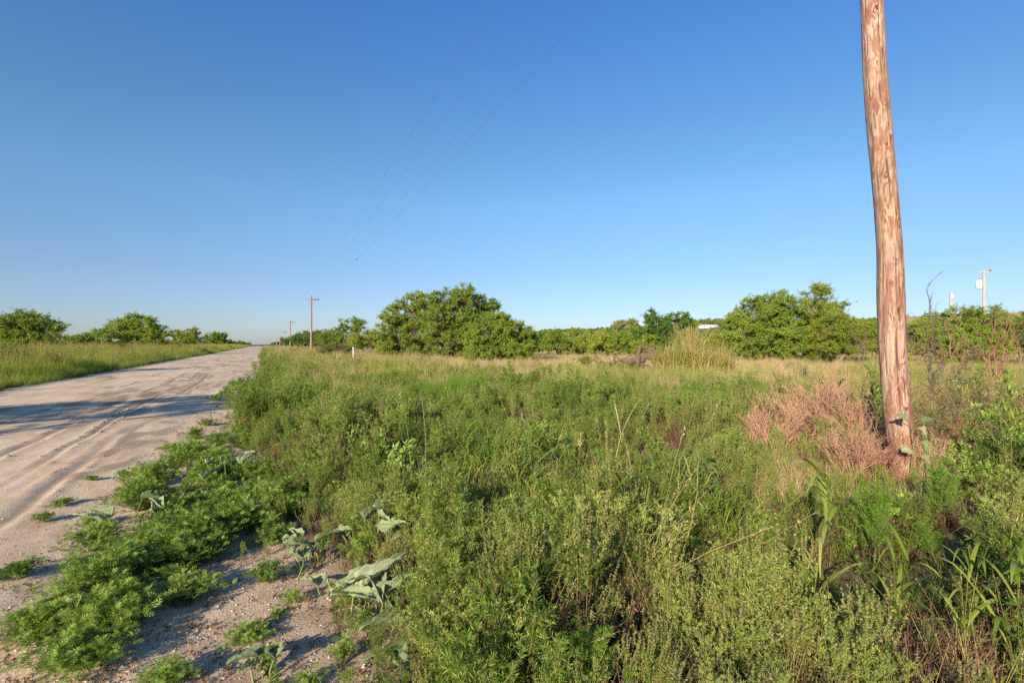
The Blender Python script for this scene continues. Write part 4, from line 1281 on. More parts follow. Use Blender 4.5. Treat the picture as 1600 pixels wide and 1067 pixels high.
# the big pair in the middle
tree('mesquite_tree', 643, 55, L_from_px(643, 55, [(618, 494, 27, 22, 2.2, .5), (608, 517, 18, 22, 1.8, -.8), (645, 474, 24, 18, 2.0, 0), (664, 488, 24, 22, 2.0, .5), (640, 510, 22, 14, 1.5, 1), (610, 532, 16, 12, 1.5, .5), (598, 545, 14, 10, 1.3, 1.2), (665, 542, 14, 11, 1.3, 1.5), (625, 545, 12, 9, 1.2, 1.6)]),
     'tall mesquite tree with slanting bare pale limbs, left half of the large central clump', skirt=4, ntr=5, leaf=(.17, .065), dens=.95, r0=.13)
tree('mesquite_tree', 704, 52, L_from_px(704, 52, [(698, 472, 30, 20, 2.4, 0), (728, 466, 22, 17, 2.0, 0), (748, 478, 20, 15, 1.8, 1), (768, 480, 15, 13, 1.5, 2), (690, 497, 26, 20, 2, -1), (722, 497, 30, 22, 2, 0), (752, 500, 20, 16, 1.6, .5), (674, 520, 16, 15, 1.5, 0), (736, 522, 16, 14, 1.5, 0), (700, 522, 20, 10, 1.0, 1.5), (678, 545, 14, 11, 1.2, 2.5), (728, 545, 16, 12, 1.2, 1.5)]),
     'tallest mesquite tree in the middle, on a cluster of brown trunks', skirt=3, ntr=6, leaf=(.17, .065), dens=.95, r0=.19, trunk_spread=.9)
tree('mesquite_tree', 776, 43, L_from_px(776, 43, [(762, 520, 38, 20, 1.9, 0), (790, 514, 36, 20, 1.9, 0), (778, 505, 26, 15, 1.6, 0), (815, 528, 24, 18, 1.6, .3), (742, 536, 24, 14, 1.4, -.3), (828, 543, 18, 14, 1.2, .5), (800, 546, 22, 12, 1.2, -.4)]),
     'rounded low mesquite in front and right of the tallest central tree', skirt=5, ntr=4, leaf=(.14, .05), dens=1.25, r0=.12, clump=.36, droop=.5)
# behind and beside them
tree('mesquite_tree', 548, 74, L_from_px(548, 74, [(548, 507, 18, 11, 1.8, 0), (532, 517, 10, 9, 1.2, 0), (562, 512, 12, 10, 1.5, 0), (545, 528, 16, 12, 1.6, 0)]), 'open crowned mesquite just left of the large central clump', dens=.6, ntr=3, sprigs=.5, leaf=(.2, .07))
tree('mesquite_tree', 574, 66, L_from_px(574, 66, [(574, 530, 22, 14, 1.8, 0), (592, 534, 14, 14, 1.5, 0), (556, 534, 14, 12, 1.5, 0)]), 'low yellow green mesquite bush between the open crowned tree and the central clump', mat='mesq_y', dens=.9)
tree('mesquite_tree', 522, 80, L_from_px(522, 80, [(520, 528, 20, 12, 2.0, 0), (505, 532, 12, 9, 1.5, 0), (536, 534, 14, 10, 1.5, 0)]), 'rounded mesquite bush below and left of the open crowned tree', dens=.8)
tree('mesquite_tree', 503, 108, L_from_px(503, 108, [(500, 524, 13, 8, 2, 0), (513, 526, 10, 7, 2, 0), (488, 526, 9, 7, 2, 0)]), 'dark mesquite just right of the largest far pole', mat='mesq_d', leaf=(.25, .1), clump=.6)
tree('mesquite_tree', 474, 135, L_from_px(474, 135, [(468, 528, 10, 6, 2, 0), (480, 526, 9, 8, 2, 0), (462, 531, 9, 5, 2, 0)]), 'small dark mesquite between the two largest far poles', mat='mesq_d', leaf=(.3, .12), clump=.7)
tree('mesquite_tree', 451, 190, L_from_px(451, 190, [(449, 532, 9, 4.5, 3, 0), (459, 530, 6, 6, 2.5, 0)]), 'tiny dark tree at the foot of the second far pole', mat='mesq_d', leaf=(.4, .16), clump=.9)
tree('juniper_shrub', 523, 54, L_from_px(523, 54, [(522, 545, 20, 8, 1.3, 0), (506, 547, 10, 6, 1.0, 0), (540, 546, 10, 6, 1.0, 0)]), 'low grey green shrub in front of the bushes, near the white post', 'shrub', mat='olive', dens=1.4, leaf=(.12, .03), clump=.3, r0=.06)

# thicket between the centre and the big right hand clump
thick = [(868, 62, 20, 517, 'leaf'), (893, 70, 22, 516, 'y'), (918, 66, 18, 519, 'y'), (940, 58, 18, 519, 'y'), (966, 64, 20, 516, 'leaf'), (985, 72, 18, 514, 'leaf'), (1098, 70, 20, 517, 'y'), (1120, 60, 20, 517, 'y'), (1072, 58, 18, 526, 'leaf'), (1008, 60, 18, 525, 'y')]
tl = ['green bush at the left end of the far thicket, beside the rounded mesquite', 'yellow green bush second from the left end of the far thicket', 'yellow green bush third from the left end of the far thicket', 'low yellow green bush in the middle of the far thicket behind the straw patch',
      'dull green bush in the far thicket behind the dead wood heap', 'taller bush in the far thicket just left of the leafy dark green tree', 'yellow green bush just right of the leafy dark green tree, under the white shed', 'yellow green bush at the left foot of the large right hand tree clump',
      'low bush behind the golden cane clump', 'low yellow green bush at the left foot of the leafy dark green tree']
for (px, Y, hw, top, mt), lb in zip(thick, tl):
    hh = (556 - top) / 2
    tree('mesquite_bush', px, Y, L_from_px(px, Y, [(px, top + hh * .9, hw * .8, hh * .9, 1.8, 0), (px - hw * .6, top + hh * 1.25, hw * .5, hh * .7, 1.4, 0), (px + hw * .6, top + hh * 1.15, hw * .5, hh * .75, 1.4, 0)]), lb, 'bush',
         'bushes of the far thicket', skirt=3, mat='mesq_y' if mt == 'y' else 'mesq', dens=.8, leaf=(.2, .08), clump=.48)
tree('elm_tree', 1040, 68, L_from_px(1040, 68, [(1022, 507, 16, 14, 2, 0), (1052, 506, 18, 16, 2, 0), (1066, 500, 12, 10, 1.6, 0), (1017, 494, 7, 8, 1.0, 0), (1070, 520, 18, 14, 1.8, 0), (1008, 527, 20, 16, 1.8, 0), (1040, 525, 26, 16, 2.0, 0)]),
     'leafy dark green tree with an uneven top behind the golden cane clump', skirt=4, mat='mesq_d', dens=.9, leaf=(.24, .11), clump=.5, ntr=4)
tree('elm_tree', 978, 95, L_from_px(978, 95, [(972, 508, 12, 7, 2, 0), (986, 507, 9, 6, 2, 0), (964, 512, 8, 6, 2, 0)]), 'dull olive tree top showing above the thicket left of the leafy dark tree', mat='olive', dens=.9, leaf=(.26, .12), clump=.6)
# the big right hand clump
tree('elm_tree', 1200, 44, L_from_px(1200, 44, [(1182, 492, 34, 24, 2.2, 0), (1212, 478, 30, 22, 2.2, 0), (1228, 500, 24, 24, 2, 0), (1160, 520, 26, 24, 2, -.4), (1195, 528, 30, 24, 1.8, -.8), (1230, 536, 24, 20, 1.8, -.4), (1150, 505, 14, 14, 1.4, 0)]),
     'broad dense dark green tree, left half of the large right hand clump', skirt=6, mat='mesq', dens=1.15, leaf=(.16, .07), clump=.42, ntr=5)
tree('hackberry_tree', 1282, 45, L_from_px(1282, 45, [(1276, 468, 20, 20, 1.8, 0), (1300, 478, 17, 14, 1.5, 0), (1262, 490, 22, 20, 1.8, 0), (1290, 500, 24, 20, 1.8, 0), (1276, 452, 9, 9, .9, 0), (1268, 525, 24, 18, 1.6, .5)]),
     'taller yellow green tree with wispy branch tips, right half of the large right hand clump', skirt=4, mat='mesq_y', dens=.85, leaf=(.14, .065), sprigs=.6, ntr=3)
tree('mesquite_bush', 1310, 36, L_from_px(1310, 36, [(1296, 520, 26, 20, 1.4, 0), (1322, 518, 26, 20, 1.4, 0), (1345, 526, 20, 18, 1.3, 0), (1300, 545, 22, 10, 1.1, -.2), (1340, 546, 22, 10, 1.1, -.2), (1306, 500, 14, 12, 1.0, 0)]),
     'rounded light green bush in front of the wispy topped tree', 'bush', mat='mesq_y', dens=1.3, leaf=(.11, .045), clump=.32)
tree('mesquite_bush', 1368, 40, L_from_px(1368, 40, [(1362, 518, 20, 18, 1.4, 0), (1388, 522, 20, 18, 1.4, 0), (1365, 540, 22, 12, 1.2, 0)]), 'green bush directly behind the near pole', 'bush', mat='mesq', dens=1.1, leaf=(.12, .05), clump=.34)
tree('mesquite_bush', 1438, 36, L_from_px(1438, 36, [(1432, 522, 18, 20, 1.4, 0), (1455, 514, 20, 22, 1.4, 0), (1440, 545, 24, 12, 1.2, 0)]), 'green bush right beside the near pole, behind the dark bare branches', 'bush', mat='mesq', dens=1.1, leaf=(.12, .05), clump=.34)
tree('mesquite_tree', 1512, 34, L_from_px(1512, 34, [(1500, 500, 18, 18, 1.3, 0), (1535, 498, 22, 18, 1.3, 0), (1512, 524, 32, 22, 1.4, 0), (1556, 510, 18, 18, 1.2, 0), (1482, 520, 16, 18, 1.2, 0), (1545, 536, 26, 14, 1.2, 0)]),
     'wide green mesquite under the transformer pole, behind the red stemmed shrubs', skirt=5, mat='mesq', dens=1.1, leaf=(.11, .045), clump=.32)
tree('mesquite_bush', 1600, 34, L_from_px(1600, 34, [(1588, 512, 16, 16, 1.3, 0), (1612, 508, 22, 18, 1.3, 0), (1600, 532, 28, 16, 1.3, 0), (1640, 515, 26, 22, 1.4, 0)]), 'dark green bush at the right edge below the golden hill', 'bush', mat='mesq_d', dens=1.1, leaf=(.12, .05), clump=.34)

# left of the road
tree('mesquite_tree', 30, 47, L_from_px(30, 47, [(12, 514, 28, 14, 2, 0), (42, 506, 24, 13, 1.8, 0), (38, 496, 14, 7, 1.2, 0), (66, 512, 20, 10, 1.5, 0), (85, 517, 14, 6, 1.0, 0), (-22, 516, 26, 16, 2, 0), (30, 528, 40, 12, 1.6, 0), (75, 530, 20, 10, 1.2, 0)]),
     'spreading mesquite at the left edge beyond the verge grass', skirt=3, dens=.95, sprigs=.45, leaf=(.17, .065))
tree('mesquite_tree', 210, 78, L_from_px(210, 78, [(195, 510, 20, 11, 2, 0), (220, 506, 22, 12, 2, 0), (240, 517, 15, 10, 1.8, 0), (208, 500, 12, 6, 1.2, 0), (182, 512, 12, 8, 1.4, 0), (212, 524, 40, 11, 1.8, 0), (250, 530, 14, 8, 1.4, 0)]),
     'domed mesquite with a dark trunk, the largest left of the road', skirt=3, dens=.9, sprigs=.4, leaf=(.2, .075), clump=.5)
tree('mesquite_bush', 150, 74, L_from_px(150, 74, [(150, 526, 14, 9, 1.5, 0), (166, 526, 12, 10, 1.5, 0), (138, 532, 14, 7, 1.4, 0)]), 'low bush touching the left side of the domed mesquite', 'bush', dens=.9, leaf=(.2, .08), clump=.5)
tree('mesquite_bush', 112, 66, L_from_px(112, 66, [(112, 533, 16, 6, 1.5, 0), (128, 533, 12, 6, 1.5, 0)]), 'lowest flat green bush between the left edge mesquite and the domed one', 'bush', dens=.9, leaf=(.2, .08), clump=.45)
tree('mesquite_tree', 290, 108, L_from_px(290, 108, [(280, 525, 15, 7, 2, 0), (300, 524, 11, 8, 2, 0), (290, 532, 22, 7, 2, 0), (305, 519, 6, 5, 1.5, 0)]), 'yellow green flat topped mesquite right of the domed one', mat='mesq_y', dens=.9, leaf=(.26, .1), clump=.6)
tree('mesquite_tree', 338, 160, L_from_px(338, 160, [(332, 528, 10, 6, 2.5, 0), (342, 526, 10, 5, 2.5, 0), (338, 532, 15, 6, 2.5, 0)]), 'small round mesquite last in the row left of the road', dens=.9, leaf=(.35, .14), clump=.8)
# mesquites of the same fence row outside the picture: they throw the shadow bands over the road
shade = tree('mesquite_tree', -400, 14, [(0, 0, 4.0, 2.6, 2.2, 1.4), (1.6, .5, 3.2, 1.8, 1.8, 1.2), (-1.6, -.5, 3.2, 1.8, 1.8, 1.2), (0.4, 0, 2.0, 2.0, 1.6, 1.0)], 'mesquite of the left fence row, outside the picture', group='mesquites outside the picture', dens=.45, clump=.5)
row = [(-15.8, 1.4, 1.08, 0.3), (-28.5, 20.5, .95, 1.2), (-9.5, -14.5, .7, 3.0)]
for i, (x, y, s_, rz) in enumerate(row):
    c = shade if i == 0 else copy_tree(shade)
    c.location = (x, y, gz(x, y)); c.rotation_euler = (0, 0, rz); c.scale = (s_,) * 3

# woods too far off to count: ridge and horizon
far_tree = []
for q in range(4):
    T, Cg = make_crown([(0, 0, 2.8, 2.6, 2.6, 1.7), (1.5, .4, 2.2, 1.8, 1.8, 1.3), (-1.5, -.5, 2.0, 1.9, 1.9, 1.4)], None, 3, leaf=(.55, .28), dens=.35, clump=.9)
    for i in range(len(T.F)):
        T.M[i][:] = 1
    for i in range(len(Cg.F)):
        Cg.M[i][:] = (0, 2, 0, 3)[q]
    T2 = Geo(); T2.V = Cg.V; T2.F = Cg.F; T2.M = Cg.M; T2.n = Cg.n
    for v, f, mm in zip(T.V, T.F, T.M):
        pass
    off = T2.n
    T2.V = T2.V + T.V; T2.F = T2.F + [f + off for f in T.F]; T2.M = T2.M + T.M; T2.n += T.n
    far_tree.append(T2)
C_far = forms('far_wood', far_tree, [M['mesq_d'], M['bark'], M['mesq'], M['olive']])
n = 5200
X = rng.uniform(-250, 1250, n); Y = rng.uniform(400, 800, n)
k = (ridge_h(X, Y) > 2)
P = np.column_stack([X[k], Y[k]])
sx = np.abs(pxof(P) - 1106) < 26; P = P[~(sx & (P[:, 1] > 470) & (P[:, 1] < 566))]
scatter('treeline', C_far, P, rng.uniform(.9, 1.9, len(P)), 'dark woodland covering the far ridge', tilt=0, zf=ridge_h, cat='woods')
P, u_, v_ = strip(900, 260, 900, -420, -16, .8)
scatter('treeline', C_far, P, rng.uniform(.6, 1.1, len(P)), 'thin dark treeline on the left horizon', tilt=0, cat='woods')
P, u_, v_ = strip(500, 190, 900, 12, 120, .7)
scatter('treeline', C_far, P, rng.uniform(.7, 1.1, len(P)), 'distant scrub on the horizon right of the road', tilt=0, cat='woods')
P = np.column_stack([rng.uniform(-40, 160, 260), rng.uniform(95, 170, 260)]); u_, v_ = uv(P[:, 0], P[:, 1]); P = P[v_ > 22]
scatter('treeline', C_far, P, rng.uniform(.35, .85, len(P)), 'low green scrub behind the field trees', tilt=0, cat='woods')
n = 500; P = np.column_stack([rng.uniform(70, 500, n), rng.uniform(165, 300, n)]); P = P[gold_h(P[:, 0], P[:, 1]) > 1]
scatter('dry_grass', C_olive, P, rng.uniform(1.2, 2.6, len(P)), 'scattered low bushes on the golden hill', tilt=0, zf=gold_h)

# ------------------------------------------------------------------ single plants and wood on the ground


def plant(name, g, mats, x, y, rz, scale, label, cat, group=None, zoff=0.0, names=None, zf=None):
    """g: Geo; splits into a stems part and a leaves part"""
    z = gz(x, y) if zf is None else float(zf(np.array([x]), np.array([y]))[0])
    r = empty(name, (x, y, z + zoff), rz); r.scale = (scale,) * 3
    used = np.unique(np.concatenate(g.M))
    st = [i for i in used if (names or {}).get(int(i), 'stems' if i == 0 else 'leaves') == 'stems']
    by = {}
    for i in used:
        by.setdefault((names or {}).get(int(i), 'stems' if i == 0 else 'leaves'), []).append(int(i))
    for nm, ids in by.items():
        link(nm, g.mesh(nm, mats, only=ids), r)
    tag(r, label, cat, group)
    return r


# golden cane clump
g = tuft(1700, 1.7, 1.35, .03, .6, 0, heads=0, k=6)
g = tuft(700, 1.8, 1.2, .026, .7, 1, heads=150, head_m=2, k=6, head_len=.4, head_n=40, g=g, hl=.06, hw=.009)
Yc = 23.0; xc = at(1080, Yc)
r = empty('cane_clump', (xc, Yc, gz(xc, Yc))); r.scale = (1.25, 1.0, 1.02)
link('blades', g.mesh('blades', [M['cane'], M['dry'], M['seed']], only=[0, 1]), r); link('seed_heads', g.mesh('seed_heads', [M['cane'], M['dry'], M['seed']], only=[2]), r)
tag(r, 'tall clump of golden cane grass standing alone in the pasture', 'grass clump')
g = tuft(320, 1.35, .5, .02, .8, 0, k=6); g = tuft(140, 1.4, .5, .016, .9, 1, heads=40, head_m=2, head_len=.3, head_n=30, g=g, hl=.05, hw=.009)
x, y = at(1135, 25.5), 25.5
r = empty('cane_clump', (x, y, gz(x, y))); r.scale = (1.2, 1, 1)
link('blades', g.mesh('blades', [M['dry'], M['cane'], M['seed']], only=[0, 1]), r); link('seed_heads', g.mesh('seed_heads', [M['dry'], M['cane'], M['seed']], only=[2]), r)
tag(r, 'shorter rusty brown cane clump leaning on the right of the golden one', 'grass clump')
for (px, Y, h_, w_, lb) in ((975, 25, .42, 1.1, 'low bright green bush patch in front of the dead wood heap'), (1065, 22.5, .9, .7, 'low green bush at the foot of the golden cane clump'), (915, 30, .7, .9, 'pale grey green low bush left of the dead wood heap')):
    g = weed(h_, 26, 10, .3, .07, .02, 12, spread=w_ * .9, dead=0)
    plant('low_bush', g, [M['stem'], M['olive'] if px == 915 else M['rag'], M['spike'], M['brown']], at(px, Y), Y, 0, 1.2, lb, 'bush')

# fallen dead wood heap
g = Geo(); Y = 28.0
r = empty('dead_wood', (at(985, Y), Y, gz(at(985, Y), Y) + .12)); r.scale = (1.0, 1.0, 1.12)
def limb(pts, r0, r1, sides=8, wob=.04):
    p = np.array(pts, float); t = np.linspace(0, 1, 14); tt = np.linspace(0, 1, len(p))
    q = np.stack([np.interp(t, tt, p[:, c]) for c in range(3)], 1); q += rng.normal(size=q.shape) * wob
    g.tubes(q[None], np.linspace(r0, r1, 14)[None] * rng.uniform(.85, 1.15, (1, 14)), sides=sides)
limb([(-1.7, 0, .1), (-.6, .1, .28), (.4, 0, .42), (1.3, .1, .7)], .12, .17)
limb([(.30, -.1, .15), (.42, -.1, .75), (.50, -.1, 1.15)], .13, .08)
limb([(.45, -.1, 1.08), (.9, 0, 1.12), (1.15, 0, 1.0)], .08, .10)
limb([(1.55, -.1, .05), (1.25, -.1, .6), (1.05, 0, 1.08)], .12, .10)
limb([(1.2, 0, 1.0), (1.6, .2, .85)], .14, .05)
for q in range(34):
    a0 = np.array([rng.uniform(-1.9, 1.3), rng.uniform(-.4, .5), rng.uniform(0, .35)])
    b0 = a0 + np.array([rng.uniform(-1, 1.2), rng.uniform(-.4, .4), rng.uniform(-.1, .45)])
    limb([a0, (a0 + b0) / 2, b0], rng.uniform(.02, .06), .012, 6, .03)
link('trunk', g.mesh('trunk', [M['deadwood']], smooth=True), r)
tag(r, 'heap of fallen grey brown dead tree wood lying in the pasture', 'dead wood')

# bare and half bare shrubs right of the pole


def shrub(name, px, Y, h, n, kw, mats, label, zsc=1.0, rz=0.0, names=None):
    g = twiggy(h=h, n=n, **kw)
    return plant(name, g, mats, at(px, Y), Y, rz, 1.0, label, 'shrub', names=names)


shrub('red_shrub', 1545, 15.5, 2.5, 3, dict(r=.3, depth=5, m=0, leaf_m=1, leaf=(5, .035, .016), r0=.032, spread=(5, 32), kids=3, sides=5), [M['redbark'], M['olive']], 'red stemmed sparse shrub standing farthest right', rz=1)
shrub('red_shrub', 1488, 17, 2.6, 4, dict(r=.4, depth=5, m=0, leaf_m=1, leaf=(7, .038, .018), r0=.034, spread=(5, 30), kids=3, sides=5), [M['redbark'], M['olive']], 'red stemmed sparse shrub in the middle, half hidden by olive leaves', rz=2)
shrub('bare_shrub', 1452, 11, 2.1, 3, dict(r=.3, depth=5, m=0, r0=.022, spread=(8, 40), kids=3, sides=4, curv=.09), [M['darkbark']], 'dark leafless shrub with crooked branches right beside the near pole')
shrub('bare_shrub', 1592, 10, 1.9, 3, dict(r=.3, depth=4, m=0, r0=.012, spread=(12, 45), kids=3, sides=4, curv=.08), [M['redbark']], 'thin bare twigs arching up at the right edge of the picture')
shrub('bare_shrub', 1350, 24, 2.4, 4, dict(r=.3, depth=4, m=0, r0=.016, spread=(8, 35), kids=3, sides=4), [M['bark']], 'thin bare twigs just left of the near pole')
# crooked long branch reaching above the dark shrub
g = Geo()
P_ = [(1462, 590), (1448, 520), (1455, 487), (1448, 460), (1456, 447), (1472, 432)]
Y = 11.0
pts = np.array([[at(a, Y) - at(1462, Y), 0, CAM_Z + (538 - b) / F * Y] for a, b in P_]); pts[0, 2] = -.05
t = np.linspace(0, 1, 24); tt = np.linspace(0, 1, len(pts)); q = np.stack([np.interp(t, tt, pts[:, c]) for c in range(3)], 1)
g.tubes(q[None], np.linspace(.012, .003, 24)[None], sides=6)
twigs = q[6::3]; g.tubes(np.stack([twigs, twigs + rdir(len(twigs)) * np.array([.22, .1, .15])], 1), np.array([[.005, .002]]), sides=3)
o = link('bare_branch', g.mesh('bare_branch', [M['darkbark']], smooth=True), loc=(at(1462, Y), Y, gz(at(1462, Y), Y)))
tag(o, 'single long crooked bare branch reaching into the sky right of the near pole', 'branch')

# olive small leaved bushes at the right of the pole and the green creeper mass in the corner
ol = [(1452, 7.8, 1.15, 'olive small leaved bush touching the right side of the near pole'), (1500, 8.8, 1.15, 'olive small leaved bush below the red stemmed shrub in the middle'), (1555, 8.6, .9, 'olive bush below the red stemmed shrub farthest right'), (1472, 6.9, .8, 'lowest olive bush right of the foot of the near pole')]
for (px, Y, sc, lb) in ol:
    g = twiggy(.95, .5, 16, 4, 0, 1, (5, .022, .011), .007, (10, 60), kids=3)
    plant('olive_bush', g, [M['brown'], M['olive']], at(px, Y), Y, rng.uniform(0, 6), sc, lb, 'bush')
cr = [(1570, 6.0, .95, 'dense leafy green bush at the right edge beside the pinkish litter'), (1540, 5.0, .75, 'low green leafy bush below the one at the right edge'), (1625, 5.2, 1.0, 'green bush cut off by the right edge of the picture'), (1590, 7.4, .9, 'green leafy bush behind the dense one at the right edge')]
for (px, Y, sc, lb) in cr:
    g = twiggy(.75, .5, 18, 4, 0, 1, (6, .04, .024), .006, (10, 70), kids=3)
    plant('leafy_bush', g, [M['gstem'], M['rag']], at(px, Y), Y, rng.uniform(0, 6), sc, lb, 'bush')

# pink dry weeds by the pole
pk = [(1345, 6.9, 1.2, 'largest pinkish dry twiggy weed left of the near pole'), (1300, 7.6, 1.25, 'pinkish dry weed left of the largest one'), (1205, 7.2, .95, 'isolated pinkish dry weed standing in the green grass'), (1375, 5.9, .8, 'short pinkish dry weed right against the foot of the near pole'), (1330, 6.0, .8, 'low pinkish weed in front of the largest one'), (1262, 8.4, 1.2, 'pinkish dry weed behind the gap between the others')]
for (px, Y, sc, lb) in pk:
    g = twiggy(.95, .35, 20, 4, 0, 0, (2, .020, .005), .005, (8, 48), kids=4, curv=.03)
    plant('dry_weed', g, [M['pink']], at(px, Y), Y, rng.uniform(0, 6), sc, lb, 'dry weed', names={0: 'stems'})
g = twiggy(.35, .5, 24, 3, 0, 0, (3, .02, .006), .004, (40, 85), kids=4)
for (px, Y, sc, lb) in ((1500, 6.6, 1.1, 'pinkish dry brush tangle under the olive bushes right of the near pole'), (1455, 6.3, .9, 'small pinkish dry tangle touching the right side of the near pole foot')):
    g2 = twiggy(.55, .5, 20, 4, 0, 0, (2, .02, .006), .004, (20, 75), kids=3)
    plant('dry_weed', g2, [M['pink']], at(px, Y), Y, rng.uniform(0, 6), sc, lb, 'dry weed', names={0: 'stems'})
plant('dry_weed', g, [M['pink']], at(1480, 5.6), 5.6, 0, 1.2, 'flattened pinkish brown dry litter right of the foot of the near pole', 'dry weed', names={0: 'stems'})

# ragweed clumps on the shoulder
rag_px = [(85, 985, .95), (150, 935, 1.15), (245, 890, 1.2), (325, 850, 1.25), (215, 800, 1.0), (365, 800, 1.15), (330, 755, 1.0), (235, 760, .95), (120, 1045, .85), (35, 905, .5), (-15, 915, .35), (170, 985, .95), (300, 930, .8), (420, 905, .5), (290, 815, 1.1), (400, 700, 1.0), (345, 700, .95), (270, 705, .6), (310, 880, .8), (70, 820, .35), (100, 795, .35), (145, 755, .3), (262, 1070, .5), (385, 1000, .45), (150, 860, .8), (455, 800, .7), (435, 845, .6), (505, 800, .7), (470, 760, .8)]
rag_lb = ['bright ragweed clump low at the left edge of the shoulder', 'ragweed clump in the lower left beside the sunlit gravel', 'dense ragweed clump at the centre of the roadside patch', 'largest fresh green ragweed clump at the right of the roadside patch', 'ragweed clump under the pointed gourd leaves', 'tall ragweed clump beside the shaded ditch edge',
          'ragweed clump at the back of the roadside patch', 'ragweed clump nearest the road at the back of the patch', 'ragweed clump at the bottom left of the patch', 'small ragweed near the left edge, above the lowest clumps', 'ragweed cut off by the left edge', 'ragweed clump at the bottom of the patch beside bare soil',
          'ragweed clump at the front right with a brown dry stem', 'small separate ragweed on bare soil right of the patch', 'mid sized ragweed clump between the gourd leaves and the largest clump', 'ragweed clump at the far end, against the ditch weeds', 'feathery ragweed clump just past the patch by the road',
          'small ragweed straying onto the road side gravel', 'ragweed clump between the central and the largest one', 'tiny ragweed seedling on the road left of the patch', 'tiny ragweed seedling on the road, second of the pair', 'tiny ragweed seedling highest on the road', 'ragweed clump cut off by the bottom edge', 'small sprawling weed beside the big gourd leaf at the bottom', 'ragweed clump filling the middle left of the patch', 'shaded ragweed clump in the gap between the patch and the ditch weeds', 'small ragweed just below the shaded clump in the gap', 'ragweed clump behind the cluster of dark gourd leaves', 'ragweed clump at the top of the gap against the tall ditch weeds']
rag_src = [ragweed(.42, .27, 34, 15, .05), ragweed(.38, .31, 32, 15, .047), ragweed(.48, .23, 36, 15, .052)]
rag_me = [(g.mesh('stems', [M['gstem'], M['rag']], only=[0]), g.mesh('leaves', [M['gstem'], M['rag']], only=[1])) for g in rag_src]
for i, ((px, py, sc), lb) in enumerate(zip(rag_px, rag_lb)):
    x, y = gp(px, py, .0)
    z = float(shoulder_z(np.array([x]), np.array([y]))[0])
    r = empty('ragweed', (x, y, z), rng.uniform(0, 6.28)); sc *= .92; r.scale = (sc, sc, sc * rng.uniform(.65, .9))
    link('stems', rag_me[i % 3][0], r); link('leaves', rag_me[i % 3][1], r)
    tag(r, lb, 'weed', 'ragweed clumps on the road shoulder')

q = np.concatenate([gp(a, b)[None] + rng.normal(size=(3, 2)) * np.array([.20, .20]) for (a, b, c_) in rag_px if c_ > .9])
scatter('undergrowth', C_rag, q, rng.uniform(.3, .65, len(q)), 'low creeping ragweed between the larger clumps', zf=shoulder_z)

# gourd plants with big grey green pointed leaves


def gourd_leaf(g, P, D, up, L, fold=.55, m=1):
    """triangular leaf folded along its midrib, wavy margin"""
    D = np.array(D, float); D /= np.linalg.norm(D); S = np.cross(D, up); S /= np.linalg.norm(S); Nn = np.cross(S, D)
    nu, nv = 44, 23
    u = np.linspace(0, 1, nu); v = np.linspace(-1, 1, nv)
    U, V = np.meshgrid(u, v, indexing='ij')
    half = .40 * L * (1 - U) ** .82 * (1 + .0 * U) * sst(-.02, .10, U + .0)
    half = half * (1 + .05 * np.sin(U * 22)) + .004
    back = -.16 * L * np.abs(V) ** 1.5 * (1 - U)          # the two basal ears
    lx = U * L + back; ly = V * half * math.cos(fold * .7); lz = np.abs(V) * half * math.sin(fold) * 1.1 - .22 * L * U ** 2 + .012 * np.sin(V * 9 + U * 14) * np.abs(V)
    ph = (U * 7.5 - np.abs(V) * 2.2) % 1.0
    vein = np.maximum(np.exp(-((ph - .5) / .10) ** 2) * (1 - .4 * np.abs(V)), np.exp(-(V / .06) ** 2))
    lz = lz + .0028 * vein + .010 * L / .25 * (vnoise(U * 6 + P[0] * 50, V * 4 + P[1] * 50, 5) - .5)
    Q = np.array(P)[None, None] + lx[..., None] * D + ly[..., None] * S + lz[..., None] * Nn
    i = np.arange(nu - 1)[:, None] * nv + np.arange(nv - 1)[None]
    g.add(Q.reshape(-1, 3), np.stack([i, i + nv, i + nv + 1, i + 1], -1).reshape(-1, 4), m)
    # raised pale midrib underneath
    mid = Q[:, nv // 2] - Nn * .003
    g.tubes(mid[None], np.linspace(.0035, .001, nu)[None], 0)


def gourd(n, L, spread, h, lean=(0, 0)):
    g = Geo()
    for i in range(n):
        a = rng.uniform(0, 6.28); rr = spread * math.sqrt(rng.uniform(0, 1))
        b = np.array([rr * math.cos(a), rr * math.sin(a), 0]); hh = h * rng.uniform(.35, 1.0)
        tip = b + np.array([rng.normal() * .04 + lean[0] * hh, rng.normal() * .04 + lean[1] * hh, hh])
        mid = (b + tip) / 2 + rng.normal(size=3) * .02
        g.tubes(np.array([[b - np.array([0, 0, .02]), mid, tip]]), np.array([[.006, .0055, .004]]), 0, sides=5, cap=False)
        aa = rng.uniform(0, 6.28)
        d = np.array([math.cos(aa), math.sin(aa), rng.uniform(-.1, .9)])
        gourd_leaf(g, tip, d, np.array([rng.normal() * .3, rng.normal() * .3, 1.0]), L * rng.uniform(.6, 1.1), rng.uniform(.55, 1.15))
    k = 10; t = np.linspace(0, 1, k)[:, None]
    a = rng.uniform(0, 6.28)
    g.tubes((np.array([math.cos(a), math.sin(a), 0]) * (t - .5) * 2 * spread + np.array([0, 0, .02]) + rng.normal(size=(k, 3)) * .012)[None], np.full((1, k), .006), 0, sides=5)
    return g


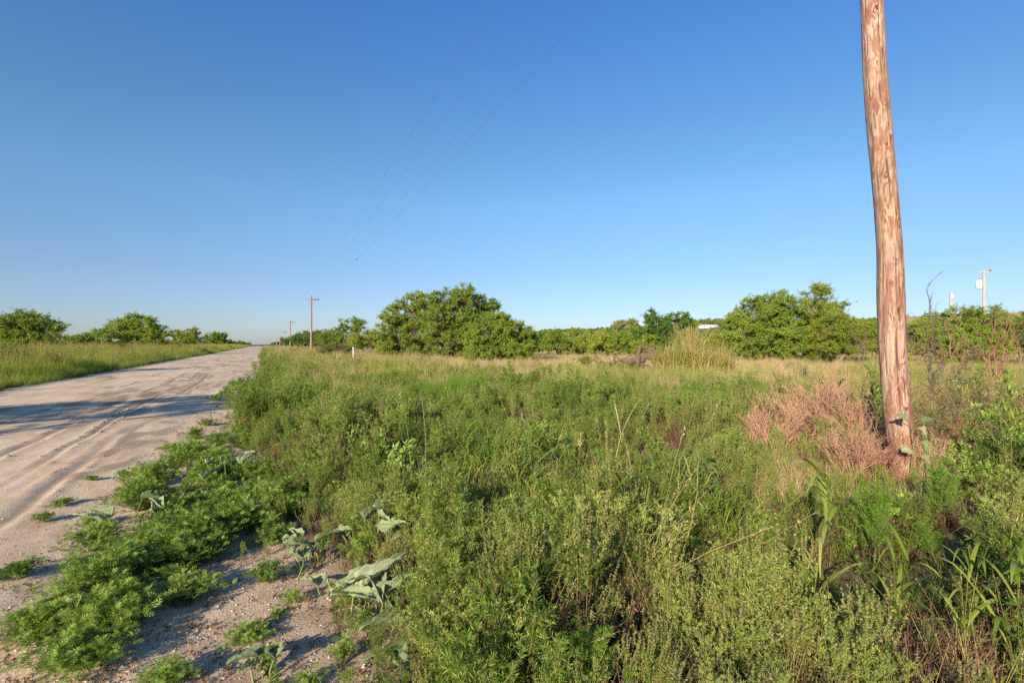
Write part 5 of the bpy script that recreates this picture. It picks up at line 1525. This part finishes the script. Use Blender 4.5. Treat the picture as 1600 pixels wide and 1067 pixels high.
rng = np.random.default_rng(5)
gm = [M['gstem'], M['gourd']]
gd = [((588, 960), 10, .25, .18, .24, 'big pale gourd leaves folded upright, the largest gourd plant'), ((490, 880), 12, .17, .24, .20, 'cluster of many dark pointed gourd leaves left of the largest gourd plant'), ((630, 1010), 6, .24, .18, .14, 'low flat gourd leaves below the largest gourd plant'),
      ((530, 935), 4, .20, .12, .12, 'few gourd leaves between the leaf cluster and the largest plant'), ((415, 1062), 3, .15, .05, .12, 'small upright gourd seedling on bare soil at the bottom'), ((205, 830), 7, .17, .25, .28, 'pointed gourd leaves poking out of the ragweed patch'),
      ((400, 745), 4, .2, .18, .25, 'dark gourd leaves behind the ragweed patch at the ditch edge'), ((620, 880), 5, .2, .2, .4, 'curled pale gourd leaves above and behind the largest plant'), ((330, 770), 3, .2, .12, .36, 'two large tilted gourd leaves at the back of the ragweed patch')]
for (pxy, n_, L_, sp, h_, lb) in gd:
    x, y = gp(*pxy)
    g = gourd(n_, L_, sp, h_)
    plant('gourd_plant', g, gm, x, y, 0, 1.0, lb, 'plant', 'wild gourd plants', zf=shoulder_z)
for (px, py, Y, lb) in ((735, 805, 4.6, 'single gourd leaf hanging in the weeds above the largest gourd plant'), (770, 915, 3.2, 'pale round gourd leaf low among the dark weeds'), (1025, 1000, 2.7, 'gourd leaf deep in the weeds at the bottom')):
    g = gourd(2, .16, .04, CAM_Z - (py - 538) / F * Y - gz(at(px, Y), Y) + .05)
    plant('gourd_plant', g, gm, at(px, Y), Y, 0, 1.0, lb, 'plant', 'wild gourd plants')
# gourd vine climbing the near pole
g = Geo(); Y = 5.70
vp = [(1432, 740), (1440, 700), (1436, 680), (1428, 662), (1412, 652)]
pts = np.array([[at(a, Y + (.0 if a > 1425 else -.0)), Y + (.12 if a > 1428 else 0), CAM_Z + (538 - b) / F * Y] for a, b in vp]); pts[0, 2] = .0
org = pts[0].copy(); pts -= org
t = np.linspace(0, 1, 20); q = np.stack([np.interp(t, np.linspace(0, 1, len(pts)), pts[:, c]) for c in range(3)], 1)
g.tubes(q[None], np.linspace(.006, .003, 20)[None], 0, sides=5)
for (a, b, L_, dx, dz) in ((1412, 652, .13, -.8, .3), (1438, 655, .13, .9, .15), (1436, 668, .11, .3, -.7), (1440, 690, .13, .2, -.9), (1408, 700, .13, .9, -.4), (1440, 712, .12, .4, -.8)):
    gourd_leaf(g, np.array([at(a, Y), Y - .02, CAM_Z + (538 - b) / F * Y]) - org, (dx, -.35, dz), (.1, -1, .35), L_, .4)
r = empty('gourd_vine', tuple(org)); link('stems', g.mesh('stems', gm, only=[0]), r); link('leaves', g.mesh('leaves', gm, only=[1]), r)
tag(r, 'gourd vine with pale leaves climbing the foot of the near pole', 'vine')

# striking single weeds
for (px, Y, h_, lb) in ((1365, 4.3, .95, 'bright feathery weed just below the near pole'), (1465, 4.6, .8, 'smaller bright feathery weed below and right of the near pole'), (1050, 2.7, .8, 'pale green feathery weed at the bottom centre')):
    g = weed(h_, 6, 26, .2, .05, .0045, 28, spread=.22, dead=0)
    plant('feathery_weed', g, [M['gstem'], M['feather'] if px != 1050 else M['sage'], M['spike'], M['brown']], at(px, Y), Y, 0, .8, lb, 'weed')
for (px, Y, h_, lb) in ((657, 4.9, 1.15, 'tallest round leaved green stalk standing above the ditch weeds'), (633, 4.6, .9, 'leafy pale stalk just left of the tallest one'), (690, 7.2, .95, 'slender leafy stalk behind the tallest one'), (530, 9.5, .95, 'slender pale stalk farther left along the verge')):
    g = Geo(); k = 10; t = np.linspace(0, 1, k)
    C = np.stack([.05 * np.sin(t * 3), .03 * t, h_ * t - .03], 1)
    g.tubes(C[None], np.linspace(.006, .002, k)[None], 0, sides=5)
    nl_ = 60; tt = rng.uniform(.25, 1, nl_); pos = np.stack([np.interp(tt, t, C[:, c]) for c in range(3)], 1)
    a = rng.uniform(0, 6.28, nl_); D = np.stack([np.cos(a), np.sin(a), np.full(nl_, .5)], 1)
    g.leaves(pos, D, np.array([[0, 0, 1.0]]) + rdir(nl_) * .3, .06 * (1.2 - tt), .028 * (1.2 - tt), 1, mid=.5)
    plant('leafy_stalk', g, [M['gstem'], M['feather']], at(px, Y), Y, 0, 1.0, lb, 'weed')
# broad leaved tall weed (dark, palmate) right of centre
g = Geo(); k = 8; t = np.linspace(0, 1, k)
for s_ in range(3):
    C = np.stack([(s_ - 1) * .10 * t + .02 * np.sin(t * 5), .05 * t * (s_ - 1), (1.0 - .12 * s_) * t - .03], 1)
    g.tubes(C[None], np.linspace(.007, .003, k)[None], 0, sides=5)
    nl_ = 26; tt = rng.uniform(.35, 1, nl_); pos = np.stack([np.interp(tt, t, C[:, c]) for c in range(3)], 1)
    a = rng.uniform(0, 6.28, nl_); out = np.stack([np.cos(a), np.sin(a), np.full(nl_, .3)], 1) * .07
    g.tubes(np.stack([pos, pos + out], 1), np.array([[.002, .0015]]), 0)
    for f_ in range(5):
        an = (f_ - 2) * .55; D = np.stack([np.cos(a + an), np.sin(a + an), np.full(nl_, -.15)], 1)
        g.leaves(pos + out, D, np.array([[0, 0, 1.0]]) + rdir(nl_) * .15, .10 * (1 - .15 * abs(f_ - 2)), .028, 1, mid=.5)
plant('palmate_weed', g, [M['gstem'], M['rag']], at(1098, 5.2), 5.2, 0, .95, 'tall dark green weed with hand shaped leaves right of the dry stalk', 'weed')
# dry forked stalk in the middle
g = Geo(); Y = 4.6
st_ = np.array([[at(a, Y) - at(945, Y), 0, CAM_Z + (538 - b) / F * Y] for a, b in ((945, 830), (952, 770), (962, 715), (970, 680))])
z0 = gz(at(945, Y), Y); st_[0, 2] = z0 - .05; g.tubes(st_[None] - np.array([0, 0, z0]), np.array([[.010, .009, .007, .005]]), 0, sides=6)
tip = st_[-1] - np.array([0, 0, z0])
for dxy, ln in (((.12, .05, .25), .5), ((-.05, 0, .3), .42), ((.3, .1, .12), .55), ((-.25, .05, .08), .4)):
    d = np.array(dxy) / np.linalg.norm(dxy); q = np.linspace(0, 1, 8)[:, None]
    c = tip + d * ln * q - np.array([0, 0, .22]) * q ** 2.5 * ln
    g.ribbons(c[None], np.array([[0.3, -.9, .3]]), .016 * np.sin(np.pi * (.1 + .88 * q.T)), 1)
plant('dry_stalk', g, [M['seed'], M['dry']], at(945, Y), Y, 0, 1.0, 'dry tan forked stalk rising out of the middle of the ditch weeds', 'stalk')
# wide bladed grass in front of the pole
for (px, Y, w_, h_, n_, lb) in ((1268, 3.7, .032, .85, 5, 'upright wide bladed grass below the pink weeds'), (1395, 3.3, .022, .7, 7, 'long arching bladed grass below the near pole'), (1500, 3.0, .02, .62, 8, 'arching bladed grass at the lower right'), (1590, 2.8, .024, .7, 7, 'wide bladed grass at the right edge of the picture'), (935, 3.0, .02, .8, 5, 'narrow bright grass blades in the centre of the ditch weeds')):
    g = broad_grass(n_, h_ * 1.25, w_, 1, .75)
    plant('wide_bladed_grass', g, [M['grass'], M['grass']], at(px, Y), Y, rng.uniform(0, 6), 1.0, lb, 'grass plant')
